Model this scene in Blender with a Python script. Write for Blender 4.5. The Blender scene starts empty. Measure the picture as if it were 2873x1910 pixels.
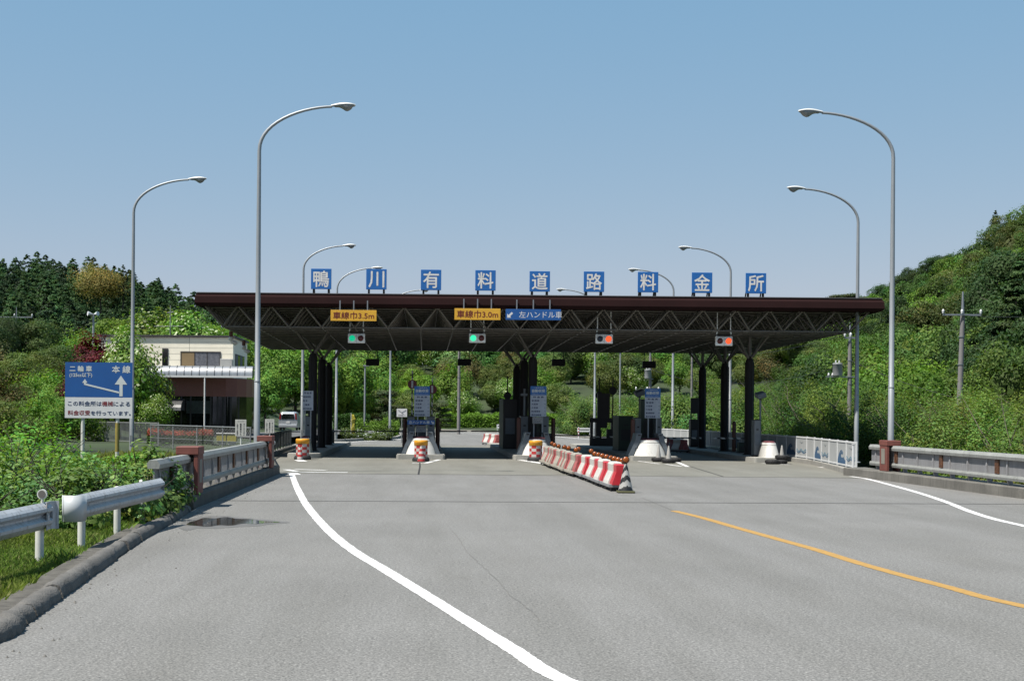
import bpy, bmesh, math, random
import numpy as np
from mathutils import Vector, Matrix, Euler
S = bpy.context.scene
COL = S.collection
random.seed(5)
RNG = np.random.default_rng(11)

# ---------------------------------------------------------------- camera
FL, VX, HY, ROLL, EYE = 3990.3, 1191.0, 1160.0, 0.0088, 2.0
cam = bpy.data.cameras.new("camera")
cam.lens, cam.sensor_width, cam.clip_end = 50.0, 36.0, 3000
cam.shift_x, cam.shift_y = (1436.5 - VX) / 2873, (HY - 955) / 2873
camo = bpy.data.objects.new("camera", cam)
COL.objects.link(camo)
camo.matrix_world = Matrix.Translation((0, 0, EYE)) @ Matrix.Rotation(math.radians(90), 4, 'X') @ Matrix.Rotation(ROLL, 4, 'Z')
S.camera = camo

# ---------------------------------------------------------------- light
SUN = Vector((-0.46, -0.28, 1.0)).normalized()
w = bpy.data.worlds.new("World"); S.world = w; w.use_nodes = True
nt = w.node_tree; nt.nodes.clear()
sky = nt.nodes.new("ShaderNodeTexSky"); sky.sky_type = 'NISHITA'; sky.sun_disc = False
sky.sun_elevation = math.asin(SUN.z); sky.sun_rotation = math.atan2(SUN.x, SUN.y)
sky.altitude = 100; sky.air_density = 1.0; sky.dust_density = 1.0; sky.ozone_density = 1.0
bg = nt.nodes.new("ShaderNodeBackground"); bg.inputs[1].default_value = 0.068
wo = nt.nodes.new("ShaderNodeOutputWorld")
_m = nt.nodes.new('ShaderNodeMixRGB'); _m.blend_type = 'MULTIPLY'; _m.inputs[0].default_value = 1; _m.inputs[2].default_value = (.84, .44, .20, 1)
_a = nt.nodes.new('ShaderNodeMixRGB'); _a.blend_type = 'ADD'; _a.inputs[0].default_value = 1; _a.inputs[2].default_value = (.40, 2.24, 4.3, 1)   # even blue of a slightly hazy sky
nt.links.new(sky.outputs[0], _m.inputs[1]); nt.links.new(_m.outputs[0], _a.inputs[1]); nt.links.new(_a.outputs[0], bg.inputs[0]); nt.links.new(bg.outputs[0], wo.inputs[0])
sl = bpy.data.lights.new("sun", 'SUN'); sl.energy = 5.0; sl.angle = math.radians(0.53); sl.color = (1.0, 0.955, 0.88)
so = bpy.data.objects.new("sun", sl); COL.objects.link(so)
so.rotation_euler = SUN.to_track_quat('Z', 'Y').to_euler()
S.view_settings.view_transform = 'Standard'; S.view_settings.look = 'None'
S.view_settings.exposure = 0.8; S.view_settings.gamma = 1.0
S.cycles.max_bounces = 6; S.cycles.transparent_max_bounces = 8
S.cycles.sample_clamp_indirect = 6

# ---------------------------------------------------------------- from the photograph to metres
def uv(px, py):
    u, v = px - VX, py - HY
    return u * math.cos(ROLL) + v * math.sin(ROLL), v * math.cos(ROLL) - u * math.sin(ROLL)
def G(px, py, z=0.0):                       # point of the level z seen at a pixel of the photo
    u, v = uv(px, py); d = (EYE - z) * FL / v
    return Vector((u * d / FL, d, z))
def W(px, py, d):                           # point at distance d
    u, v = uv(px, py)
    return Vector((u * d / FL, d, EYE - v * d / FL))
def X(px, d, py=1160): return W(px, py, d).x
def Z(px, py, d): return W(px, py, d).z

# ---------------------------------------------------------------- tagging
def tag(o, label=None, cat=None, group=None, kind=None):
    if label: o['label'] = label
    if cat: o['category'] = cat
    if group: o['group'] = group
    if kind: o['kind'] = kind
    return o
def empty(name, loc, label, cat, group=None, rz=0):
    o = bpy.data.objects.new(name, None); COL.objects.link(o)
    o.location = loc; o.rotation_euler = (0, 0, rz); o.empty_display_size = .2
    return tag(o, label, cat, group)
def copy_tree(o, parent=None):
    c = o.copy(); COL.objects.link(c)
    if parent: c.parent = parent
    for ch in CH.get(o.name, []):
        k = copy_tree(ch, c); CH.setdefault(c.name, []).append(k)
    return c
CH = {}
def adopt(o, parent):
    if parent is not None:
        o.parent = parent
        CH.setdefault(parent.name, []).append(o)

# ---------------------------------------------------------------- materials
def srgb(r, g, b):
    return tuple(((c / 255) / 12.92 if c / 255 <= .04045 else ((c / 255 + .055) / 1.055) ** 2.4) for c in (r, g, b))
MATS = {}
ALB = .50                                       # overall level of the surface colours for this exposure
def mat(name, rgb, rough=.6, metal=0.0, var=.12, scale=2.0, bump=0.0, bscale=40, streak=0.0, streak_rgb=(.05, .045, .035), spec=.5, emit=None, estr=0):
    if name in MATS: return MATS[name]
    k = .72 if (min(rgb) > .6 or name.startswith('lamp_')) else (1.0 if metal > .5 else ALB)
    for pre, kk in (('cream', .98), ('signal_housing', 1.0), ('guard_rail_cap', .62), ('grey_brown_steel', .85), ('red_brown_panel', .7), ('sign_blue', .78), ('sign_o', .8), ('sign_red', .7), ('fare_board', .8), ('character', .9), ('notice', .72), ('asphalt_kerb', .56), ('awning', .72), ('weathered_grey', .68), ('picket', .68), ('guard_rail_paint', .75), ('galvanised_pole', .62), ('cabinet_grey', .62), ('blue_grey', .6), ('black_brown', .6), ('concrete', .6), ('island', .6), ('drum_', .62), ('barrier_', .66)):
        if name.startswith(pre): k = kk
    rgb = [c*k for c in rgb]; streak_rgb = [c*k for c in streak_rgb]
    m = bpy.data.materials.new(name); m.use_nodes = True; t = m.node_tree; N = t.nodes; L = t.links
    p = N['Principled BSDF']; p.inputs['Roughness'].default_value = rough; p.inputs['Metallic'].default_value = metal
    p.inputs['Specular IOR Level'].default_value = spec
    tc = N.new('ShaderNodeTexCoord'); out = None
    n = N.new('ShaderNodeTexNoise'); n.inputs['Scale'].default_value = scale; n.inputs['Detail'].default_value = 6
    L.new(tc.outputs['Object'], n.inputs['Vector'])
    r = N.new('ShaderNodeValToRGB'); r.color_ramp.elements[0].position = .3; r.color_ramp.elements[1].position = .7
    r.color_ramp.elements[0].color = (*[c * (1 - var) for c in rgb], 1); r.color_ramp.elements[1].color = (*[min(1, c * (1 + var)) for c in rgb], 1)
    L.new(n.outputs['Fac'], r.inputs[0]); out = r.outputs[0]
    if streak:
        mp = N.new('ShaderNodeMapping'); mp.inputs['Scale'].default_value = (9, 9, 1.1)
        L.new(tc.outputs['Object'], mp.inputs[0])
        n2 = N.new('ShaderNodeTexNoise'); n2.inputs['Scale'].default_value = 1.6; n2.inputs['Detail'].default_value = 8; n2.inputs['Roughness'].default_value = .7
        L.new(mp.outputs[0], n2.inputs['Vector'])
        r2 = N.new('ShaderNodeValToRGB'); r2.color_ramp.elements[0].position = .5; r2.color_ramp.elements[1].position = .68
        L.new(n2.outputs['Fac'], r2.inputs[0])
        ml = N.new('ShaderNodeMath'); ml.operation = 'MULTIPLY'; ml.inputs[1].default_value = streak; L.new(r2.outputs[0], ml.inputs[0])
        mx = N.new('ShaderNodeMixRGB'); mx.inputs[2].default_value = (*streak_rgb, 1)
        L.new(ml.outputs[0], mx.inputs[0]); L.new(out, mx.inputs[1]); out = mx.outputs[0]
    L.new(out, p.inputs['Base Color'])
    if bump:
        n3 = N.new('ShaderNodeTexNoise'); n3.inputs['Scale'].default_value = bscale; n3.inputs['Detail'].default_value = 4
        L.new(tc.outputs['Object'], n3.inputs['Vector'])
        b = N.new('ShaderNodeBump'); b.inputs['Strength'].default_value = bump; b.inputs['Distance'].default_value = .02
        L.new(n3.outputs['Fac'], b.inputs['Height']); L.new(b.outputs[0], p.inputs['Normal'])
    if emit:
        p.inputs['Emission Color'].default_value = (*emit, 1); p.inputs['Emission Strength'].default_value = estr*.6
    MATS[name] = m; return m

def leafmat(name, rgb, rough=.5, transl=.35, hue=0.0):
    """foliage: leaf colour times the per-leaf tint of the mesh, part of the light passing through"""
    if name in MATS: return MATS[name]
    rgb = [c*.72 for c in rgb]
    m = bpy.data.materials.new(name); m.use_nodes = True; t = m.node_tree; N = t.nodes; L = t.links
    p = N['Principled BSDF']; p.inputs['Roughness'].default_value = rough+.1; p.inputs['Specular IOR Level'].default_value = .15
    a = N.new('ShaderNodeAttribute'); a.attribute_name = 'tint'
    oi = N.new('ShaderNodeObjectInfo')
    mul = N.new('ShaderNodeMixRGB'); mul.blend_type = 'MULTIPLY'; mul.inputs[0].default_value = 1; mul.inputs[1].default_value = (*rgb, 1)
    L.new(a.outputs['Color'], mul.inputs[2])
    hs = N.new('ShaderNodeHueSaturation')
    mr = N.new('ShaderNodeMapRange'); mr.inputs[3].default_value = .49; mr.inputs[4].default_value = .515
    L.new(oi.outputs['Random'], mr.inputs[0]); L.new(mr.outputs[0], hs.inputs['Hue'])
    mr2 = N.new('ShaderNodeMapRange'); mr2.inputs[3].default_value = .8; mr2.inputs[4].default_value = 1.2
    L.new(oi.outputs['Random'], mr2.inputs[0]); L.new(mr2.outputs[0], hs.inputs['Value'])
    L.new(mul.outputs[0], hs.inputs['Color']); L.new(hs.outputs[0], p.inputs['Base Color'])
    tr = N.new('ShaderNodeBsdfTranslucent')
    br = N.new('ShaderNodeMixRGB'); br.blend_type = 'MULTIPLY'; br.inputs[0].default_value = 1; br.inputs[2].default_value = (1.0, 1.15, .5, 1)
    L.new(hs.outputs[0], br.inputs[1]); L.new(br.outputs[0], tr.inputs[0])
    mx = N.new('ShaderNodeMixShader'); mx.inputs[0].default_value = transl
    L.new(p.outputs[0], mx.inputs[1]); L.new(tr.outputs[0], mx.inputs[2]); L.new(mx.outputs[0], N['Material Output'].inputs[0])
    MATS[name] = m; return m

# ---------------------------------------------------------------- mesh builder
class MB:
    def __init__(s): s.v = []; s.f = []; s.m = []; s.sm = []; s.mi = 0
    def add(s, vs, fs, smooth=False):
        b = len(s.v); s.v += [tuple(v) for v in vs]
        for f in fs: s.f.append([b + i for i in f]); s.m.append(s.mi); s.sm.append(smooth)
        return s
    def box(s, x0, x1, y0, y1, z0, z1):
        return s.add([(x0,y0,z0),(x1,y0,z0),(x1,y1,z0),(x0,y1,z0),(x0,y0,z1),(x1,y0,z1),(x1,y1,z1),(x0,y1,z1)],
                     [(0,3,2,1),(4,5,6,7),(0,1,5,4),(1,2,6,5),(2,3,7,6),(3,0,4,7)])
    def cbox(s, c, sx, sy, sz, bev=0.0):
        x, y, z = c
        if not bev: return s.box(x-sx/2, x+sx/2, y-sy/2, y+sy/2, z-sz/2, z+sz/2)
        b = bev; hx, hy, hz = sx/2, sy/2, sz/2
        rings = [(-hz, b), (-hz+b, 0), (hz-b, 0), (hz, b)]
        V = []
        for zz, i in rings:
            for (a, c2) in ((-hx+i+ (b if not i else 0), -hy+i), (hx-i-(b if not i else 0), -hy+i), (hx-i, -hy+i+(b if not i else 0)), (hx-i, hy-i-(b if not i else 0)),
                            (hx-i-(b if not i else 0), hy-i), (-hx+i+(b if not i else 0), hy-i), (-hx+i, hy-i-(b if not i else 0)), (-hx+i, -hy+i+(b if not i else 0))):
                V.append((x+a, y+c2, z+zz))
        F = [tuple(range(7, -1, -1)), tuple(range(24, 32))]
        for k in range(3):
            for j in range(8):
                F.append((k*8+j, k*8+(j+1) % 8, (k+1)*8+(j+1) % 8, (k+1)*8+j))
        return s.add(V, F)
    def obox(s, c, ax, ay, az, sx, sy, sz):
        c = Vector(c); ax, ay, az = Vector(ax), Vector(ay), Vector(az); V = []
        for k in (-1, 1):
            for i, j in ((-1,-1),(1,-1),(1,1),(-1,1)):
                V.append(c + ax*(i*sx/2) + ay*(j*sy/2) + az*(k*sz/2))
        return s.add(V, [(0,3,2,1),(4,5,6,7),(0,1,5,4),(1,2,6,5),(2,3,7,6),(3,0,4,7)])
    def bar(s, a, b, w, h, up=(0,0,1)):          # box beam between two points
        a, b = Vector(a), Vector(b); d = b - a; L = d.length; d.normalize()
        side = d.cross(Vector(up)).normalized(); u2 = side.cross(d)
        return s.obox((a+b)/2, d, side, u2, L, w, h)
    def cyl(s, a, b, r0, r1=None, n=12, caps=True, smooth=True):
        a, b = Vector(a), Vector(b); r1 = r0 if r1 is None else r1
        q = (b-a).normalized().to_track_quat('Z', 'Y'); V = []
        for p, r in ((a, r0), (b, r1)):
            for i in range(n):
                t = 2*math.pi*i/n; V.append(p + q @ Vector((r*math.cos(t), r*math.sin(t), 0)))
        s.add(V, [(i, (i+1) % n, n+(i+1) % n, n+i) for i in range(n)], smooth)
        if caps:
            s.add(V[:n], [tuple(range(n-1, -1, -1))]); s.add(V[n:], [tuple(range(n))])
        return s
    def tube(s, pts, r, n=10, caps=True):
        pts = [Vector(p) for p in pts]; R = r if isinstance(r, (list, tuple)) else [r]*len(pts); V = []
        ref = Vector((0, 1, 0)) if abs((pts[1]-pts[0]).normalized().y) < .9 else Vector((0, 0, 1))
        for k, p in enumerate(pts):
            d = (pts[min(k+1, len(pts)-1)] - pts[max(k-1, 0)]).normalized()
            a = d.cross(ref).normalized(); b = d.cross(a)
            for i in range(n):
                t = 2*math.pi*i/n; V.append(p + a*(R[k]*math.cos(t)) + b*(R[k]*math.sin(t)))
        F = [(k*n+i, (k+1)*n+i, (k+1)*n+(i+1) % n, k*n+(i+1) % n) for k in range(len(pts)-1) for i in range(n)]
        s.add(V, F, True)
        if caps:
            s.add(V[:n], [tuple(range(n))]); s.add(V[-n:], [tuple(range(n-1, -1, -1))])
        return s
    def lathe(s, c, prof, n=20, sx=1, sy=1, smooth=True):
        c = Vector(c); V = []
        for r, z in prof:
            for i in range(n):
                t = 2*math.pi*i/n; V.append(c + Vector((r*math.cos(t)*sx, r*math.sin(t)*sy, z)))
        F = [(k*n+i, k*n+(i+1) % n, (k+1)*n+(i+1) % n, (k+1)*n+i) for k in range(len(prof)-1) for i in range(n)]
        s.add(V, F, smooth)
        s.add(V[:n], [tuple(range(n-1, -1, -1))]); s.add(V[-n:], [tuple(range(n))])
        return s
    def prism(s, poly, z0, z1):                   # polygon in x, y pulled up
        n = len(poly); V = [(x, y, z0) for x, y in poly] + [(x, y, z1) for x, y in poly]
        return s.add(V, [tuple(range(n-1, -1, -1)), tuple(range(n, 2*n))] + [(i, (i+1) % n, n+(i+1) % n, n+i) for i in range(n)])
    def plate(s, poly, y0, y1):                   # polygon in x, z with thickness along y
        n = len(poly); V = [(x, y0, z) for x, z in poly] + [(x, y1, z) for x, z in poly]
        return s.add(V, [tuple(range(n)), tuple(range(2*n-1, n-1, -1))] + [(i, n+i, n+(i+1) % n, (i+1) % n) for i in range(n)])
    def loft(s, rings, closed=True, caps=True, smooth=False):
        n = len(rings[0]); V = [p for r in rings for p in r]; m = n if closed else n-1
        s.add(V, [(k*n+i, k*n+(i+1) % n, (k+1)*n+(i+1) % n, (k+1)*n+i) for k in range(len(rings)-1) for i in range(m)], smooth)
        if caps: s.add(rings[0], [tuple(range(n-1, -1, -1))]); s.add(rings[-1], [tuple(range(n))])
        return s
    def build(s, name, mats, parent=None, fixn=True):
        me = bpy.data.meshes.new(name); me.from_pydata(s.v, [], s.f)
        for m in (mats if isinstance(mats, (list, tuple)) else [mats]): me.materials.append(m)
        me.polygons.foreach_set('material_index', s.m); me.polygons.foreach_set('use_smooth', s.sm)
        if fixn and len(s.f) < 60000:
            bm = bmesh.new(); bm.from_mesh(me); bmesh.ops.recalc_face_normals(bm, faces=bm.faces); bm.to_mesh(me); bm.free()
        me.update()
        o = bpy.data.objects.new(name, me); COL.objects.link(o); adopt(o, parent)
        return o
def thing(o, label, cat, group=None): return tag(o, label, cat, group)
def struct(o): return tag(o, kind='structure')

# ---------------------------------------------------------------- lettering
def text(parent, s, x, y, z, w, h, m, name='lettering', bold=0.0, stretch=True):
    """text as a thin mesh facing -Y, centred on x, z and fitted into w by h metres; bold lays shifted copies over each other"""
    cu = bpy.data.curves.new(name, 'FONT'); cu.body = s; cu.align_x = 'CENTER'; cu.align_y = 'CENTER'; cu.resolution_u = 2
    o = bpy.data.objects.new(name, cu); COL.objects.link(o)
    dg = bpy.context.evaluated_depsgraph_get(); me = bpy.data.meshes.new_from_object(o.evaluated_get(dg))
    bpy.data.objects.remove(o); bpy.data.curves.remove(cu)
    co = np.array([v.co[:] for v in me.vertices]); fs = [tuple(p.vertices) for p in me.polygons]; bpy.data.meshes.remove(me)
    mn, mx = co.min(0), co.max(0); c = (mn+mx)/2; sz = np.maximum(mx-mn, 1e-6)
    kx, kz = (w-2*bold)/sz[0], (h-2*bold)/sz[1]
    if not stretch: kx = kz = min(kx, kz)
    V = []; F = []
    for k, (ox, oz) in enumerate([(0, 0)] if not bold else [(-bold, 0), (bold, 0), (0, bold), (0, -bold)]):
        b = len(V); V += [((p[0]-c[0])*kx+x+ox, y-k*.0006, (p[1]-c[1])*kz+z+oz) for p in co]; F += [tuple(b+i for i in f) for f in fs]
    me = bpy.data.meshes.new(name); me.from_pydata(V, [], F); me.materials.append(m); me.update()
    ob = bpy.data.objects.new(name, me); COL.objects.link(ob); adopt(ob, parent)
    return ob
# ================================================================ TERRAIN
RID = [(-1500,430,170,330),(-1191,428,170,330),(-950,428,170,330),(-830,392,170,330),(-730,362,170,330),(-650,325,170,320),(-560,300,170,300),
       (-400,262,165,250),(0,262,166,240),(400,262,160,240),(700,262,150,240),(1000,285,120,250),(1139,312,110,260),(1230,322,100,260),(1310,366,95,260),
       (1400,412,90,260),(1490,458,85,260),(1550,490,80,260),(1610,540,78,260),(1682,585,76,260),(1900,700,70,260),(2600,900,60,260)]
def ss(t): t = np.clip(t, 0, 1); return t*t*(3-2*t)
def vnoise(x, y, s, seed=0):
    x = x/s + seed*17.3; y = y/s + seed*9.1
    return (np.sin(x*1.7+np.sin(y*1.3)*1.2)+np.sin(y*2.1+np.sin(x*1.1)*1.4)+.5*np.sin(x*3.9+y*2.7))/2.5
TREE_H = 7.5
def ground_z(x, y):
    x = np.asarray(x, float); y = np.asarray(y, float)
    yy = np.maximum(y, 30.0); u = x/yy*FL
    k = np.array(RID, float)
    v = np.interp(u, k[:, 0], k[:, 1]); d0 = np.interp(u, k[:, 0], k[:, 2]); d1 = np.interp(u, k[:, 0], k[:, 3])
    th = np.where(u < -560, 10.0, TREE_H)
    ridge = EYE + v*d1/FL - th
    t = (yy-d0)/(d1-d0)
    z = -.06 + np.maximum(ridge, 2)*np.where(t < 1, .55*ss(t)+.45*np.clip(t, 0, 1), 1 - .25*np.clip(t-1, 0, 2)) * (t > 0)
    z = z + (t > 0)*vnoise(x, y, 22)*1.2*np.clip(t*3, 0, 1)
    # yard of the office left of the plaza, low bank further left
    z = np.where(t <= 0, z + .42*ss((-x-8.2)/3.0)*ss((y-58)/14) , z)
    z = np.where(t <= 0, z + 3.2*ss((-x-17-0*y)/14)*ss((150-y)/40)*ss((y-15)/20) , z)
    z = np.where(t <= 0, z + 2.2*ss((y-104)/30)*ss((-x-10)/8), z)
    # the ground drops beyond the bridge parapet on the right
    z = np.where(x > 15, z - 2.6*ss((x-15.6)/3)*ss((72-y)/12), z)
    # left verge falls a little behind the guard rail
    z = np.where((x < -7.2) & (y < 60), z - .5*ss((-x-7.2)/4)*ss((52-y)/10), z)
    return z
xs = np.concatenate([np.arange(-320, -60, 7), np.arange(-60, 60, 1.0), np.arange(60, 330, 7)])
ys = np.concatenate([np.arange(-30, 0, 5), np.arange(0, 180, 1.3), np.arange(180, 420, 6), [500, 700, 1100]])
GX, GY = np.meshgrid(xs, ys); GZ = ground_z(GX, GY)
V = np.stack([GX.ravel(), GY.ravel(), GZ.ravel()], 1); nx, ny = len(xs), len(ys)
ii = (np.arange(ny-1)[:, None]*nx + np.arange(nx-1)[None]).ravel()
F = np.stack([ii, ii+1, ii+nx+1, ii+nx], 1)
me = bpy.data.meshes.new('ground'); me.vertices.add(len(V)); me.vertices.foreach_set('co', V.astype(np.float32).ravel())
me.loops.add(F.size); me.loops.foreach_set('vertex_index', F.ravel().astype(np.int32)); me.polygons.add(len(F))
me.polygons.foreach_set('loop_start', np.arange(0, F.size, 4, dtype=np.int32)); me.polygons.foreach_set('use_smooth', np.ones(len(F), bool)); me.update(calc_edges=True)
M_soil = mat('soil_and_turf', (.045, .075, .022), .95, var=.45, scale=.25, bump=.6, bscale=3)
me.materials.append(M_soil); go = bpy.data.objects.new('ground', me); COL.objects.link(go); struct(go)

# ================================================================ ROAD
def roadmat(name, rgb, fleck, grain=90):
    rgb = [c*ALB*1.02 for c in rgb]
    m = bpy.data.materials.new(name); m.use_nodes = True; t = m.node_tree; N = t.nodes; L = t.links
    p = N['Principled BSDF']; p.inputs['Roughness'].default_value = .82; p.inputs['Specular IOR Level'].default_value = .35
    tc = N.new('ShaderNodeTexCoord')
    def noise(sc, det=4, rough=.6, mp=None):
        n = N.new('ShaderNodeTexNoise'); n.inputs['Scale'].default_value = sc; n.inputs['Detail'].default_value = det; n.inputs['Roughness'].default_value = rough
        if mp:
            q = N.new('ShaderNodeMapping'); q.inputs['Scale'].default_value = mp; L.new(tc.outputs['Object'], q.inputs[0]); L.new(q.outputs[0], n.inputs['Vector'])
        else: L.new(tc.outputs['Object'], n.inputs['Vector'])
        return n.outputs['Fac']
    def ramp(f, a, b, ca, cb):
        r = N.new('ShaderNodeValToRGB'); r.color_ramp.elements[0].position = a; r.color_ramp.elements[1].position = b
        r.color_ramp.elements[0].color = (*ca, 1); r.color_ramp.elements[1].color = (*cb, 1); L.new(f, r.inputs[0]); return r.outputs[0]
    def mult(a, b, k=1.0):
        x = N.new('ShaderNodeMixRGB'); x.blend_type = 'MULTIPLY'; x.inputs[0].default_value = k; L.new(a, x.inputs[1]); L.new(b, x.inputs[2]); return x.outputs[0]
    base = ramp(noise(.35, 6), .3, .7, [c*.93 for c in rgb], [c*1.06 for c in rgb])
    base = mult(base, ramp(noise(1.0, 5, .7, (1.1, .16, 1)), .35, .75, (1.04, 1.04, 1.04), (.88, .87, .85)))
    base = mult(base, ramp(noise(grain, 2, .5), .32, .68, (1-fleck, 1-fleck, 1-fleck), (1+fleck, 1+fleck, 1+fleck)))
    base = mult(base, ramp(noise(grain*.42, 3, .6), .30, .70, (1-fleck*.55,)*3, (1+fleck*.55,)*3))
    base = mult(base, ramp(noise(.5, 4, .6, (1.6, .12, 1)), .4, .62, (1.03,)*3, (.93, .93, .92)))
    vo = N.new('ShaderNodeTexVoronoi'); vo.inputs['Scale'].default_value = grain*.9; L.new(tc.outputs['Object'], vo.inputs['Vector'])
    base = mult(base, ramp(vo.outputs['Distance'], .12, .3, (1+fleck*1.2,)*3, (1, 1, 1)))
    big = noise(.9, 8, .75); base = mult(base, ramp(big, .60, .72, (1, 1, 1), (.9, .88, .85)), .8)
    L.new(base, p.inputs['Base Color'])
    b = N.new('ShaderNodeBump'); b.inputs['Strength'].default_value = .35; b.inputs['Distance'].default_value = .006
    L.new(noise(grain*1.3, 3), b.inputs['Height']); L.new(b.outputs[0], p.inputs['Normal'])
    return m
M_asph = roadmat('worn_asphalt', (.274, .270, .258), .42, 46)
M_slab = roadmat('weathered_concrete_paving', (.275, .27, .235), .16, 30)
M_joint = mat('joint_filler', (.03, .03, .03), .9, var=.3, scale=6)
M_white = mat('road_paint_white', (.76, .76, .75), .7, var=.08, scale=9, streak=.45, streak_rgb=(.50, .49, .47), bump=.3, bscale=50)
M_yel = mat('road_paint_yellow', (.64, .37, .085), .7, var=.12, scale=9, streak=.5, streak_rgb=(.42, .27, .12), bump=.3, bscale=50)
M_conc = mat('concrete', (.33, .32, .29), .85, var=.14, scale=1.5, bump=.3, bscale=25, streak=.4, streak_rgb=(.14, .13, .11))
M_concd = mat('dark_concrete', (.15, .14, .12), .9, var=.25, scale=1.5, bump=.4, bscale=20, streak=.5, streak_rgb=(.05, .05, .045))
def sheet(name, poly, z, m):
    return MB().add([(x, y, z) for x, y in poly], [tuple(range(len(poly)))]).build(name, m)
# kerb line on the left, from the photograph (road side of the asphalt kerb)
KL = [G(*p) for p in [(0,1803),(73,1754),(146,1699),(231,1638),(317,1577),(402,1516),(487,1467),(536,1434)]]
near = [(KL[0].x-2.2, 1.0), (KL[0].x-1.1, 6.0)]
roadpoly = near + [(p.x, p.y) for p in KL] + [(-4.72, 29.6), (-4.72, 46.8), (15.0, 46.8), (15.0, 36), (15.8, 20), (17.5, 1.0)]
struct(sheet('road', roadpoly, 0.0, M_asph))
far = [(-7.1, 52), (-7.4, 78), (-6.6, 92), (-6.0, 97), (-1.9, 113), (-1.5, 126), (-4, 140), (-14, 158), (-30, 167), (-30, 172), (0, 168), (7, 156), (12.2, 133), (14, 119), (16, 97), (16.6, 80), (16.4, 60), (15.0, 50)]
struct(sheet('toll_plaza_paving', [(-4.72, 46.8), (-5.2, 50)] + far + [(15.0, 46.8)], 0.0, M_slab))
struct(sheet('far_road', [(-8, 90), (-6.6, 92), (-6.0, 97), (-1.9, 113), (-1.5, 126), (-4, 140), (-14, 158), (-30, 167), (-30, 172), (0, 168), (7, 156), (12.2, 133), (14, 119), (15.4, 100), (15.6, 90)], 0.004, M_asph))
def strip(name, pts, w, z, m, taper=False, kind='structure'):
    L, Rr = [], []
    for i, p in enumerate(pts):
        a, b = pts[max(i-1, 0)], pts[min(i+1, len(pts)-1)]
        t = (Vector((b[0], b[1], 0))-Vector((a[0], a[1], 0))).normalized(); n = Vector((-t.y, t.x, 0))
        k = (.12 if (taper and i == 0) else 1)*w/2*(random.uniform(.93, 1.07) if m in (M_white, M_yel) else 1)
        L.append((p[0]+n.x*k, p[1]+n.y*k, z)); Rr.append((p[0]-n.x*k, p[1]-n.y*k, z))
    n = len(pts); o = MB().add(L+Rr, [(i, i+1, n+i+1, n+i) for i in range(n-1)]).build(name, m)
    if kind: tag(o, kind=kind)
    return o
def spline(pts, n=8):
    P = [Vector((p[0], p[1], 0)) for p in pts]; P = [P[0]*2-P[1]] + P + [P[-1]*2-P[-2]]; out = []
    for i in range(1, len(P)-2):
        for k in range(n):
            t = k/n; a, b, c, d = P[i-1:i+3]
            out.append(.5*((2*b)+(c-a)*t+(2*a-5*b+4*c-d)*t*t+(3*b-a-3*c+d)*t**3))
    return out + [P[-2]]
D = 2873/2359
def GD(*ps): return [G(x*D, y*D) for x, y in ps]
wl = GD((672,1091),(682,1118),(697,1148),(707,1164),(730,1193),(768,1232),(820,1272),(880,1308),(960,1357),(1080,1432),(1180,1494),(1290,1562))
wl += [Vector((wl[-1].x+.62, wl[-1].y-1.6, 0)), Vector((wl[-1].x+1.7, wl[-1].y-4.2, 0))]
strip('white_edge_line', spline(wl, 24), .172, .004, M_white)
yl = GD((1551,1176),(1620,1193),(1700,1216),(1790,1241),(1880,1266),(1980,1297),(2080,1325),(2180,1351),(2270,1376),(2359,1396))
yl += [yl[-1]+(yl[-1]-yl[-2])*2.2]
strip('yellow_centre_line', spline(yl, 24), .185, .004, M_yel, taper=True)
wr = GD((1960,1097),(1998,1103),(2060,1119),(2120,1136),(2180,1156),(2230,1176),(2290,1195),(2359,1211))
wr += [wr[-1]+(wr[-1]-wr[-2])*1.6]
strip('white_edge_line', spline(wr, 24), .168, .004, M_white)
def jag(a, b, n, amp):
    a, b = Vector(a), Vector(b); return [a.lerp(b, i/n)+Vector((0, random.uniform(-amp, amp), 0)) for i in range(n+1)]
strip('expansion_joint', jag((-4.72, 46.75, 0), (14.98, 46.95, 0), 60, .035), .10, .008, M_joint)
strip('expansion_joint', jag((-4.72, 32.0, 0), (14.98, 33.4, 0), 60, .02), .075, .008, M_joint)
M_crack = mat('crack', (.215, .21, .20), .9)
cr = GD((1035,1217),(1060,1247),(1090,1285),(1130,1320),(1175,1370),(1215,1400),(1245,1430))
strip('road_crack', [p+Vector((random.uniform(-.02,.02), random.uniform(-.05,.05), 0)) for p in spline(cr, 6)], .006, .005, M_crack)
cr = GD((1479,1146),(1510,1159),(1551,1176)); strip('road_crack', spline(cr, 5), .02, .005, M_crack)
cr = [G(1178, 1298), G(1178, 1310), G(1174, 1331)]; strip('road_crack', cr, .06, .005, M_joint)
cr = [G(1929, 1306), G(2030, 1337)]; strip('road_crack', cr, .05, .005, M_joint)
# small painted marks before the islands
for a, b, ww in (((826,1316),(914,1319),.28),((840,1324),(975,1325),.3),((803,1317),(832,1322),.25),((820,1326),(829,1331),.35),
                 ((1156,1299),(1200,1299.5),.25),((1190,1300),(1233,1289),.2),((1458,1290),(1532,1301),.3),((1790,1293),(1850,1301),.12),
                 ((1868,1302),(1912,1308),.14),((1895,1294),(1930,1309),.16),((838,1290),(850,1294),.4),((2300,1310),(2372,1316.5),.22),((2140,1300),(2215,1303),.2)):
    strip('painted_mark', [G(*a), G(*b)], ww, .0045, M_white)
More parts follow.
